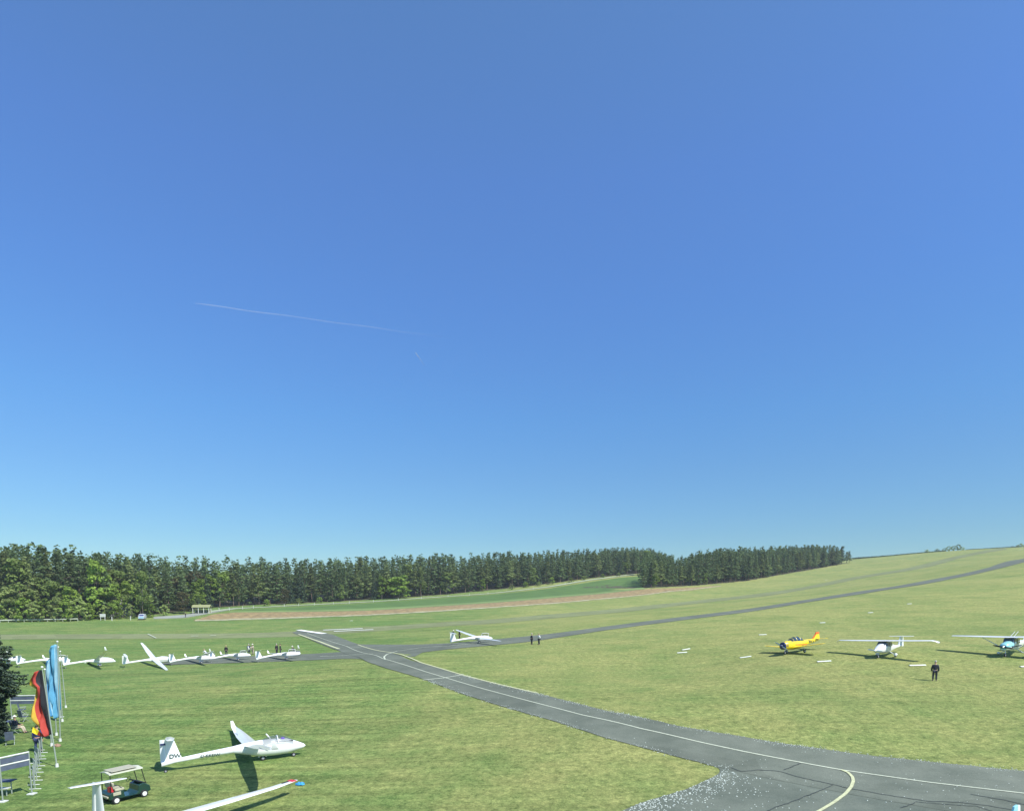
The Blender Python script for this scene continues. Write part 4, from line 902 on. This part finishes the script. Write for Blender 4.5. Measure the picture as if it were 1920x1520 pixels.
    if hat:
        hm = MB(); hm.rings([[Vector((hc.x+math.cos(t)*r_*k, hc.y-.01+math.sin(t)*r_*k, hc.z+z_*k)) for t in [6.283*q/14 for q in range(14)]] for r_, z_ in ((.19,.035),(.19,.05),(.105,.055),(.10,.12),(.06,.15))]); hm.build('hat', hat, root, smooth=True)
    return root
HATW = mat('white_hat_cloth', (.78,.76,.66), .9)
DS = -math.pi/2
def pat(px, py, *a, **k): p = at(px, py); return person(p, *a, **k)
pat(1752, 1276, R(60), 1.80, 'dark', 'dark', HAIRG, 'stand', 'person in dark clothes walking alone on the grass in front of the high-wing aircraft')
pat(997, 1208, R(20), 1.80, 'dark', 'dark', HAIRG, 'hips', 'person in dark jacket with hand on hip, left of the pair beside the parallel taxiway')
pat(1010.5, 1208, R(200), 1.78, 'white', 'dark', HAIRL, 'hips', 'person in white shirt and dark trousers, hand on hip, beside the parallel taxiway')
pat(848, 1198.5, R(-40), 1.78, 'dark', 'dark', HAIRG, 'bend', 'person in dark jacket and pale hat bending over the tail of the lone glider', hat=HATW)
pat(861.5, 1197.5, R(200), 1.75, 'black', 'black', HAIRD, 'stand', 'person in black standing behind the tail of the lone glider on the taxiway')
pat(424.5, 1228, R(-80), 1.74, 'black', 'dark', HAIRL, 'stand', 'lone fair-haired person in black standing behind the row of gliders')
pat(467, 1226, R(-60), 1.80, 'navy', 'navy', HAIRG, 'stand', 'person in navy jacket behind the second glider from the right')
pat(474.5, 1226.5, R(-120), 1.80, 'beige', 'beige', HAIRL, 'reach', 'person in pale shirt and sun hat behind the second glider from the right', hat=HATW)
pat(519, 1226, R(-30), 1.80, 'black', 'dark', HAIRG, 'stand', 'person in black, left of the close pair behind the rightmost glider of the row')
pat(526, 1226, R(200), 1.80, 'black', 'dark', HAIRD, 'stand', 'person in black, right of the close pair behind the rightmost glider of the row')
pat(552, 1229, R(170), 1.66, 'black', 'white', HAIRL, 'bend', 'person in black top and light hat leaning over the rightmost row glider', hat=HATW)
pat(387, 1234, R(200), 1.66, 'white', 'jeans', HAIRL, 'bend', 'person in white bending over the open canopy left of the lone dark figure')
pat(348, 1157, R(0), 1.75, 'black', 'black', HAIRD, 'walk', 'person in black walking on the access road in front of the forest')
pat(72, 1409, R(100), 1.82, 'navy', 'navy', HAIRD, 'stand', 'person in navy clothes standing under the tip of the black red gold flag')

# ------------------------------------------------------------ boundary boards, signs, barriers
WHT0 = mat('marker_white', (.68,.72,.62), .8, .08, 3)
def board(px, py, wpx, ang_, label):
    p = at(px, py); w = wpx*p.y/F*.9; o = empty('boundary_marker', p, ang_); n = slope_normal(p.x, p.y)
    a = Vector((math.cos(ang_), math.sin(ang_), 0)); a = (a-n*a.dot(n)).normalized(); M = Matrix((a, n.cross(a), n)).transposed().to_4x4(); o.matrix_world = Matrix.Translation(p) @ M
    mb = MB(); mb.rings([[Vector((x, -.18, .05)), Vector((x, 0, .12)), Vector((x, .18, .05)), Vector((x, 0, .04))] for x in (-w/2, w/2)]); mb.build('panel', WHT0, o)
    mb = MB(); [mb.box((x, 0, .03), (.05,.28,.08)) for x in (-w*.35, w*.35)]; mb.build('foot', BLK, o)
    tag(o, label, 'ground marker', 'white ground markers on the right-hand grass')
for a in [(1430,1190,16,R(5),'white ground marker left of and beyond the yellow aircraft'),(1286,1217.5,20,R(25),'white ground marker, upper one of the close pair left of the yellow aircraft'),(1279,1223.5,20,R(-4),'white ground marker, lower one of the close pair left of the yellow aircraft'),
  (1398,1232,23,R(-3),'white ground marker left of the yellow aircraft, level with its shadow'),(1545,1240,28,R(-3),'white ground marker between and in front of the yellow and the white aircraft'),(1720,1247.5,33,R(-3),'white ground marker just left of the lone dark-clothed walker'),
  (1542,1167.5,12,R(10),'white ground marker on the slope above the fin of the yellow aircraft'),(1632,1148.5,11,R(10),'white ground marker, middle of the three climbing the slope above the aircraft'),(1705,1132,9,R(0),'highest of the three white ground markers climbing the slope above the aircraft'),
  (1918,1250,14,R(8),'white ground marker cut by the right border below the cyan-nosed aircraft'),(1914,1030,10,R(0),'far white ground marker beside the runway at the right border'),(1549,1087,4,R(0),'tiny white ground marker on the slope between runway and right wood'),(659,1163.5,6,R(0),'tiny white ground marker on the grass strip between runway and ploughed field')]:
    board(*a)

WHT = mat('weathered_white', (.62,.64,.58), .7, .12, 3)
RAIL = mat('dull_white_rail', (.40,.44,.34), .8, .15, 1)
# long white barrier at the left border
o = empty('barrier_fence', at(70,1166)); o.location = at(70,1166); A, B = at(-60,1168), at(146,1164)
loc = lambda v: v-Vector(o.location)
mb = MB(); q = (B-A).normalized(); n_ = 14
mb.tube([loc(A+(B-A)*i/n_+Vector((0,0,.75))) for i in range(n_+1)], .22, 8); mb.build('rail', RAIL, o)
mb = MB(); [mb.box(loc(A+(B-A)*i/n_+Vector((0,0,.35))), (.15,.15,.8)) for i in range(n_+1)]; mb.build('posts', RAIL, o)
tag(o, 'long low white barrier at the foot of the forest by the left border', 'fence')
# white board on legs
p = at(193,1162.5); o = empty('sign_board', p); tag(o, 'white board on two legs in front of the scrub, left of the van', 'sign')
MB().box((0,0,1.7),(2.0,.12,1.1)).build('panel', WHT, o, bevel=.02)
for s_ in (-1,1): MB().box((s_*.75,0,.6),(.14,.12,1.2)).build('leg', WHT, o)
# van
p = at(267,1161); o = empty('parked_van', p, R(-70)); tag(o, 'small white and blue van parked at the forest edge beside the road', 'van')
MB().rings([[Vector((x, y, z_)) for y, z_ in ((-.9,.35),(-.92,1.1),(-.78,t_),(.78,t_),(.92,1.1),(.9,.35))] for x, t_ in ((2.2,1.0),(1.5,1.15),(1.0,1.95),(-2.1,2.0),(-2.2,1.2))]).build('body', mat('van_white', (.48,.52,.54), .35, .03, coat=.3), o)
MB().box((1.28,0,1.52),(.04,1.4,.62), ry=R(-32)).build('windscreen', MATS['tinted_canopy'], o); MB().box((-.2,-.88,1.5),(2.2,.06,.45)).build('side_window', MATS['tinted_canopy'], o)
MB().box((2.19,0,.75),(.05,1.5,.3)).build('blue_grille_band', mat('van_blue', (.10,.42,.62), .4), o)
for x in (1.4,-1.4):
    for s_ in (-.85,.85): wheel(o, (x,s_,.33), .33, .2)
# shelter beside the road
p = at(379,1149); o = empty('open_shelter', p, R(12)); tag(o, 'small open shelter with pale yellowish roof under the trees beside the road', 'shelter')
YR = mat('yellowish_roof', (.26,.28,.13), .8, .12)
mb = MB(); mb.rings([[Vector((x,-2.0,2.3)),Vector((x,0,3.3)),Vector((x,2.0,2.3)),Vector((x,1.9,2.15)),Vector((x,0,3.1)),Vector((x,-1.9,2.15))] for x in (-3.3,3.3)]); mb.build('roof', YR, o)
for x in (-2.9,-.9,1.0,2.9):
    for y in (-1.7,1.7): MB().box((x,y,1.1),(.18,.18,2.2)).build('post', WHT, o)
MB().box((0,1.75,.7),(5.8,.08,1.2)).build('back_wall', YR, o)
# house in the trees
p = at(215,1160); q = p.xy.normalized()*12; hx, hy = p.x+q.x, p.y+q.y; o = empty('house', (hx, hy, gz(hx, hy)), R(8)); tag(o, 'grey-roofed house half hidden by scrub at the foot of the left forest', 'house')
MB().box((0,0,2.4),(10,7,4.8)).build('wall', mat('grey_render_wall', (.24,.25,.23), .9, .12), o)
mb = MB(); mb.rings([[Vector((x,-4.2,4.6)),Vector((x,0,7.0)),Vector((x,4.2,4.6)),Vector((x,4.0,4.45)),Vector((x,0,6.8)),Vector((x,-4.0,4.45))] for x in (-5.8,5.8)]); rf = mb.build('roof', mat('grey_roof', (.24,.25,.24), .8, .15), o)
MB().box((1.0,-2.4,6.3),(1.2,1.6,1.1)).build('dormer', WHT, rf); MB().box((4.2,-2.4,6.2),(1.2,1.6,.9)).build('dormer', WHT, rf); MB().box((-2.6,0,7.3),(.7,.7,1.6)).build('chimney', WHT, rf)
for x in (-3.4,-1.1,1.2,3.5): w = MB().box((x,-3.51,2.6),(1.1,.06,1.3)).build('window', GLASSC, o); MB().box((x,-3.56,1.9),(1.3,.14,.08)).build('sill', WHT, w)
MB().box((-4.6,-3.51,1.1),(.6,.06,2.1)).build('door', BARKG, o)
# stakes along the track
for i, px in enumerate([411,430,455,475,533,560,590,625,655,700,747,790,840,880,915,1000,1060]):
    py = interp(px, [(411,1145),(480,1139.6),(560,1135.5),(690,1129.3),(800,1121.5),(930,1112.5),(1030,1101),(1100,1089)]); p = at(px, py)
    o = MB().box((0,0,.55),(.16,.16,1.2), taper=.8).box((0,0,1.2),(.2,.2,.12)).build('marker_post', WHT); o.location = p; tag(o, ORD(i)+' short white post from the left along the pale forest track', 'post', 'white posts along the forest track')
for i,(px,py,lb) in enumerate([(182,1160,'small pale post left of the white board'),(210,1163,'small pale stake right of the white board'),(245,1162,'small pale stake left of the van')]):
    o = MB().box((0,0,.6),(.2,.2,1.3), taper=.8).box((0,0,1.3),(.26,.26,.2)).build('marker_post', WHT); o.location = at(px,py); tag(o, lb, 'post')

# ------------------------------------------------------------ flag poles and flags
ALU = mat('flagpole_aluminium', (.34,.39,.34), .5, .08, 2, metal=.2)
POLES = [('G',(107,1437),(79,1252),39.2,'flagpole of the black red gold banner, its foot nearest the golf cart'),
 ('A',(113,1389),(107.5,1204),46.2,'tallest bright flagpole carrying the foremost light blue banner'),
 ('B',(106,1378),(97,1232),47.8,'flagpole with pale blue banner just right of the black red gold one'),
 ('C',(117,1352),(109,1214),53.0,'flagpole with turquoise banner, its foot second farthest away'),
 ('D',(123.5,1326),(113,1222),59.5,'farthest flagpole of the row, foot marked by a pale knob'),
 ('E',(97,1398),(84,1256),44.5,'flagpole carrying the short dark navy banner')]
PT = {}
for nm, b_, t_, d_, lb in POLES:
    base = at(*b_); top = atd(*t_, base.y-.1); PT[nm] = (base, top); o = empty('flagpole', base); tag(o, lb, 'flagpole', 'flagpoles on the left of the lawn')
    v = top-base; MB().tube([Vector((0,0,0)), v*.5, v], [.042,.036,.022], 8).build('pole', ALU, o, smooth=True); MB().ball(v+Vector((0,0,.06)), .075).build('finial', WHT, o, smooth=True)
    MB().tube([(0,0,0),(0,0,.22)], [.10,.08], 8).build('ground_socket', WHT, o)
def banner(name, pole, pts, cols, label, wave=.16, nrow=40):
    """pts: list of (pixel y, outer pixel x) - free edge of the cloth; cols = [(fraction, material), ...]"""
    base, top = PT[pole]; nc = 12; mats = [c[1] for c in cols]; vs = []; mi = []
    y0, y1 = pts[0][0], pts[-1][0]
    for i in range(nrow+1):
        py = y0+(y1-y0)*i/nrow; ox = float(np.interp(py, [p[0] for p in pts], [p[1] for p in pts])); 
        zt = atd(0, py, base.y).z; u = (zt-base.z)/(top.z-base.z); pp = base.lerp(top, u)
        pe = atd(ox, py, base.y); wv = pe.x-pp.x
        bow = float(np.interp(py, [y0, (y0+y1)/2, y1], [0,1,0]))
        for j in range(nc+1):
            t = j/nc; y = pp.y+wave*math.sin(t*7+i*.16)*t+wave*.6*math.sin(t*13-i*.3)*t
            vs.append((pp.x+wv*t-.05, y, zt-.25*t*t*abs(wv)+.03*math.sin(i*.5+t*5)))
    fs = []; mb = MB()
    for i in range(nrow):
        for j in range(nc):
            f = (j+.5)/nc; k = next(q for q, c in enumerate(cols) if f <= c[0]+1e-6); fs.append((i*(nc+1)+j, i*(nc+1)+j+1, (i+1)*(nc+1)+j+1, (i+1)*(nc+1)+j)); mi.append(k)
    mb.add(vs, fs); mb.mi = mi; o = mb.build(name, mats, None, smooth=True); sl = o.modifiers.new('solid', 'SOLIDIFY'); sl.thickness = .012
    tag(o, label, 'flag'); return o
def cloth(n, c): return mat(n, c, .8, .12, 2.5)
FB, FR, FG = cloth('flag_black', (.02,.02,.025)), cloth('flag_red', (.42,.05,.035)), cloth('flag_gold', (.55,.36,.04))
B1, B2, B3, B4 = cloth('flag_light_blue', (.10,.33,.50)), cloth('flag_turquoise', (.06,.36,.48)), cloth('flag_pale_blue', (.26,.46,.56)), cloth('flag_sky_blue', (.06,.23,.42))
banner('flag', 'G', [(1256,70),(1268,56),(1277,56),(1286,69),(1300,66),(1320,65),(1340,69),(1360,77),(1377,88)], [(.42,FB),(.80,FR),(1,FG)], 'large black red gold flag hanging lengthwise from its leaning pole', .22)
banner('flag', 'A', [(1208,100),(1216,93),(1240,95),(1280,97),(1320,101),(1345,104)], [(.3,B3),(1,B1)], 'long light blue flag highest and rightmost in the blue cluster', .2)
banner('flag', 'B', [(1236,92),(1244,87),(1270,86),(1300,88),(1325,93),(1341,99)], [(.35,B1),(.6,B3),(.85,B4),(1,B3)], 'pale blue and white flag next to the black red gold one', .2)
banner('flag', 'C', [(1228,104),(1250,103),(1280,104),(1300,106),(1320,108),(1330,111)], [(.5,B2),(1,B4)], 'turquoise flag at the back of the blue cluster', .12)
banner('flag', 'E', [(1304,84),(1310,82.5),(1325,82),(1336,84),(1341,87)], [(1,cloth('flag_navy', (.025,.03,.08)))], 'small dark navy flag low between the black red gold and the blue flags', .1)
# lower tip of the big flag, flipped over
base, top = PT['G']; o = MB().add([atd(*p, base.y-d_) for p, d_ in (((62,1362),.3),((73,1369),.25),((83,1379),.1),((80,1381),.0),((70,1377),.2),((60,1372),.35))], [(0,1,4,5),(1,2,3,4)])
o.mi = [0,1]; o = o.build('flag_tail', [cloth('flag_yellow', (.86,.66,.02)), FR]); o.modifiers.new('solid', 'SOLIDIFY').thickness = .015; fl = [x for x in bpy.data.objects if x.name == 'flag'][0]; o.parent = fl

# aluminium frames with boards
BRD = mat('dark_blue_board', (.085,.105,.15), .6, .2, 3)
def frame(ra, rb, hr, posts, label, depth=.5):
    """top rail between ground points ra and rb (world) at height hr"""
    o = empty('banner_frame', ra); v = rb-ra; L_ = v.length; u = v/L_; w = Vector((-u.y, u.x, 0))
    mb = MB(); 
    mb.tube([Vector((0,0,hr)), v+Vector((0,0,hr))], .045, 6); mb.tube([Vector((0,0,hr-.42)), v+Vector((0,0,hr-.42))], .045, 6)
    mb.build('rails', WHT, o)
    for z0, z1 in ((hr-.36, hr-.07), (hr-.72, hr-.47)):
        q = MB(); q.rings([[v*t+w*s_+Vector((0,0,z_)) for s_, z_ in ((-.02,z0),(.02,z0),(.02,z1),(-.02,z1))] for t in (.01,.99)]); q.build('board', BRD, o)
    for t in posts:
        p0 = v*t; MB().tube([p0+Vector((0,0,0)), p0+Vector((0,0,hr+.03))], .035, 6).build('post', ALU, o); MB().box(p0+Vector((0,0,.03)), (.35,.35,.05)).build('foot', WHT, o)
    tag(o, label, 'frame', 'aluminium banner frames'); return o
frame(at(60,1488), at(-30,1512), 2.35, (0,.62,1), 'nearer aluminium frame with white rails and dark boards, cut off by the left border')
frame(at(114,1344), at(22,1346), 1.95, (0,.5,1), 'farther aluminium frame with white rails passing behind the flags')
# barriers seen end on, in a line
for i, (px, py) in enumerate([(66,1479),(69,1463),(71,1448),(74,1436),(77,1423),(80,1411)]):
    p = at(px, py); o = empty('crowd_barrier', p, R(15+random.uniform(-6,6))); h = 1.15
    mb = MB(); mb.tube([(0,0,.05),(0,0,h),(-.5,.9,h),(-.5,.9,.05)], .025, 6); mb.tube([(0,0,.35),(-.5,.9,.35)], .02, 6); mb.build('frame', ALU, o)
    mb = MB(); [mb.tube([(-.5*t,.9*t,.35),(-.5*t,.9*t,h)], .012, 5) for t in (.2,.4,.6,.8)]; mb.build('bars', ALU, o)
    MB().tube([(-.3,0,.03),(.3,0,.03)], .025, 6).build('foot', WHT, o); MB().tube([(-.8,.9,.03),(-.2,.9,.03)], .025, 6).build('foot', WHT, o)
    tag(o, ORD(i)+' metal barrier from the front in the line below the flags', 'barrier', 'metal barriers lined up below the flags')
# bench at the left border bottom
p = at(0,1492); o = empty('bench', p, R(5)); tag(o, 'bench with white top plank at the left border below the nearer frame', 'bench')
MB().box((-.5,0,.45),(2.0,.3,.05)).build('seat', WHT, o); MB().box((-.5,.4,.75),(2.0,.6,.04)).build('table_top', BRD, o)
for x in (-1.3,.35): MB().tube([(x,0,.43),(x,0,.02)], .03).build('leg', ALU, o); MB().tube([(x,.4,.73),(x,.4,.02)], .03).build('leg', ALU, o)
# camping furniture under the spruce
def chair(px, py, rz, label, m=BRD):
    o = empty('camp_chair', at(px, py), rz); MB().box((0,0,.42),(.5,.5,.04)).build('seat', m, o); MB().box((0,-.28,.72),(.5,.05,.6), rx=R(12)).build('backrest', m, o)
    for x in (-.24,.24): MB().tube([(x,.24,.62),(x,-.28,.6)], .02).build('armrest', ALU, o); MB().tube([(x,.24,.02),(x,-.24,.42)], .018).build('leg', ALU, o); MB().tube([(x,-.24,.02),(x,.24,.62)], .018).build('leg', ALU, o)
    tag(o, label, 'chair', 'camping chairs beside the flags'); return o
chair(43,1338,R(-60),'dark camping chair with high back below the rails of the farther frame'); chair(45,1352,R(-20),'low dark camping chair right of the sitting person'); chair(20,1396,R(30),'dark camping chair nearest the rails of the nearer frame'); chair(5,1388,R(10),'dark camping chair at the left border below the spruce'); ch = chair(31,1374,R(-75),'camping chair with a person sitting on it'); p = at(31,1374)
person(Vector((p.x, p.y, p.z)), R(15), 1.75, 'dark', 'beige', HAIRG, 'sit', 'person sitting on a camping chair with pale legs stretched towards the flags', hat=HATW)
o = empty('camp_table', at(4,1366), R(8)); tag(o, 'dark low camping table under the spruce at the left border', 'table'); MB().box((0,0,.6),(1.5,.9,.05)).build('table_top', BRD, o, bevel=.01)
for x in (-.6,.6):
    for y in (-.35,.35): MB().tube([(x,y,.58),(x,y,.0)], .025).build('leg', ALU, o)
# small things on the grass
def crumple(name, px, py, size, m, label, cat, seed=1):
    rr = random.Random(seed); mb = MB(); mb.ball((0,0,size*.25), (size, size*.6, size*.35), 12, 7); mb.v = [(x*(1+rr.uniform(-.3,.3)), y*(1+rr.uniform(-.3,.3)), max(.0, z_*(1+rr.uniform(-.35,.35)))) for x, y, z_ in mb.v]
    o = mb.build(name, m); o.location = at(px, py); tag(o, label, cat)
crumple('blue_bag', 563, 1471, .26, mat('bright_blue_fabric', (.05,.35,.72), .6, .3, 8), 'crumpled bright blue bag lying on the grass beside the red-tipped wing', 'bag')
crumple('brown_bag', 107, 1399, .30, mat('tan_fabric', (.35,.22,.15), .8, .3, 8), 'brown bag lying at the foot of the flagpoles', 'bag', 3)

# ------------------------------------------------------------ golf cart
c = at(246,1500); hd = R(58); lv = Vector((-math.sin(hd), math.cos(hd), 0)); o = empty('golf_cart', Vector((c.x, c.y, 0))+lv*.55, hd-math.pi/2); o.location.z = gz(o.location.x, o.location.y)
o.scale = (.86,.86,.86); tag(o, 'dark green golf cart with beige roof and seats parked behind the foreground glider tail', 'golf cart')
GRN = mat('dark_green_bodywork', (.012,.045,.035), .3, .06, 2, coat=.6); BEI = mat('beige_vinyl', (.40,.39,.28), .6, .08, 4); ROOF = mat('cream_roof', (.50,.52,.40), .5, .08, 2)
mb = MB()   # x right, y forward
prof = [(-1.15,.30),(-1.2,.62),(-1.05,.74),(-.35,.74),(-.30,.36),(.35,.32),(.50,.45),(.55,.82),(.85,.90),(1.22,.66),(1.28,.36),(1.1,.26)]
mb.rings([[Vector((x, y, z_)) for y, z_ in prof] for x in (-.56,-.5,.5,.56)]); mb.build('body', GRN, o, bevel=.03)
MB().box((0,.82,.93),(.98,.5,.05), rx=R(-22)).build('dashboard', BLK, o, bevel=.02)
MB().box((0,-.55,.82),(1.05,.55,.16)).build('seat', BEI, o, bevel=.05); MB().box((0,-.88,1.10),(1.0,.12,.42), rx=R(10)).build('backrest', BEI, o, bevel=.05)
MB().box((.25,-.95,.86),(.3,.22,.34)).build('red_canister', RED, o, bevel=.03)
MB().box((0,-1.27,.50),(1.1,.10,.10)).build('rear_bumper', BEI, o, bevel=.02); MB().box((.57,-.75,.62),(.06,.45,.2)).build('side_trim', BEI, o, bevel=.02)
rf = MB().rings([[Vector((x, y, 1.86+.07*(1-abs(x)/.62)+dz)) for x, dz in ((-.56,-.05),(-.54,.0),(0,.02),(.54,.0),(.56,-.05),(0,-.04))] for y in (-1.12,-1.08,.82,.86)]).build('roof', ROOF, o)
MB().rings([[Vector((x, y, 1.97+dz)) for x, dz in ((-.5,0),(-.46,.02),(.46,.02),(.5,0))] for y in (-.95,.55)]).build('roof_inset', BEI, rf)
for s_ in (-1,1):
    MB().tube([(s_*.5,1.0,.85),(s_*.5,.78,1.84)], .025).build('front_pillar', BLK, o); MB().tube([(s_*.5,-1.05,.75),(s_*.5,-1.05,1.84)], .025).build('rear_pillar', BLK, o)
    MB().tube([(s_*.5,-.30,.74),(s_*.5,-.62,1.1),(s_*.5,-.9,1.12)], .02).build('armrest', BLK, o)
    for y in (.83,-.82):
        w = MB().disc((s_*.55,y,.23), .23, .18, 'X').build('wheel', RUB, o, smooth=True); MB().tube([(s_*.55-.1*s_,y,.23),(s_*.65,y,.23)], .14, 12).build('hub_cap', GEL2, w)
MB().tube([(-.25,.62,.95),(-.25,.38,1.12)], .02).build('steering_column', BLK, o)
t = [Vector((-.25+.17*math.cos(a), .36+.17*math.sin(a)*.5, 1.13+.17*math.sin(a)*.85)) for a in [6.283*q/16 for q in range(17)]]; MB().tube(t, .015, 6).build('steering_wheel', BLK, o)

# equipment piled by the open glider
def kit(px, py, label):
    o = empty('equipment_trolley', at(px, py), R(20)); MB().box((0,0,.5),(1.0,.5,.3), taper=.8).build('box', GEL2, o, bevel=.04); MB().tube([(-.4,0,.6),(-.9,0,1.2)], .03).build('handle', METAL, o); MB().box((.1,0,.78),(.6,.4,.22)).build('cushion', CL['grey'], o, bevel=.05); wheel(o, (-.3,.28,.15), .15, .08); wheel(o, (-.3,-.28,.15), .15, .08); tag(o, label, 'trolley')
kit(398,1234,'small white trolley with gear beside the open glider left of the lone dark figure')
for (px,py,lb) in [(558,1229,'small white tail dolly beyond the nose of the rightmost row glider')]: kit(px,py,lb)

# ------------------------------------------------------------ contrails high in the sky
def contrail(p0, p1, dist, w0, w1, alpha, label):
    m = bpy.data.materials.new('contrail_vapour'); m.use_nodes = True; N, L = nt(m); N.clear(); out = N.new('ShaderNodeOutputMaterial'); mx = N.new('ShaderNodeMixShader'); tr = N.new('ShaderNodeBsdfTransparent'); df = N.new('ShaderNodeBsdfDiffuse'); df.inputs[0].default_value = (.9,.93,.95,1)
    tc = N.new('ShaderNodeTexCoord'); sp = N.new('ShaderNodeSeparateXYZ'); L.new(tc.outputs['Generated'], sp.inputs[0]); mr = N.new('ShaderNodeMapRange'); mr.inputs[1].default_value = 0; mr.inputs[2].default_value = 1; mr.inputs[3].default_value = alpha; mr.inputs[4].default_value = 0
    no = N.new('ShaderNodeTexNoise'); no.inputs['Scale'].default_value = .002; L.new(tc.outputs['Object'], no.inputs['Vector']); mu = N.new('ShaderNodeMath'); mu.operation = 'MULTIPLY'; mr2 = N.new('ShaderNodeMapRange'); mr2.inputs[1].default_value = .3; mr2.inputs[2].default_value = .7; mr2.inputs[3].default_value = .7; mr2.inputs[4].default_value = 1.2
    L.new(no.outputs[0], mr2.inputs[0]); L.new(sp.outputs[0], mr.inputs[0]); L.new(mr.outputs[0], mu.inputs[0]); L.new(mr2.outputs[0], mu.inputs[1]); L.new(mu.outputs[0], mx.inputs[0]); L.new(tr.outputs[0], mx.inputs[1]); L.new(df.outputs[0], mx.inputs[2]); L.new(mx.outputs[0], out.inputs[0])
    A, B = atd(*p0, dist), atd(*p1, dist*1.05); n = 24; mb = MB(); mb.tube([A.lerp(B, i/n)+Vector((0,0,min(4, (B-A).length*.002)*math.sin(i*.9))) for i in range(n+1)], [w0*.3]+[w0+(w1-w0)*i/n for i in range(1, n+1)], 8); o = mb.build('contrail', m, smooth=True); tag(o, label, 'contrail')
contrail((365,568.5), (850,634.5), 9000, 4.5, 7, .24, 'long thin white contrail slanting across the left half of the sky')
contrail((779,661), (797,686), 9000, 5, 5, .45, 'short thin contrail below the long one')

# ------------------------------------------------------------ air between the camera and the far forest
def haze(dens):
    m = bpy.data.materials.new('thin_haze'); m.use_nodes = True; N, L = nt(m); N.clear(); out = N.new('ShaderNodeOutputMaterial'); v = N.new('ShaderNodeVolumePrincipled')
    v.inputs['Color'].default_value = (.82,.92,.96,1); v.inputs['Density'].default_value = dens; v.inputs['Anisotropy'].default_value = 0.0; L.new(v.outputs[0], out.inputs['Volume'])
    o = MB().box((0, 0, 30), (7200, 7200, 92)).build('haze', m); tag(o, 'thin pale summer haze in the air over the airfield', 'haze', kind='stuff')
haze(HAZE)

for k, o in KINDS.items():
    if k not in used:
        for ch in list(o.children): bpy.data.objects.remove(ch)
        bpy.data.objects.remove(o)
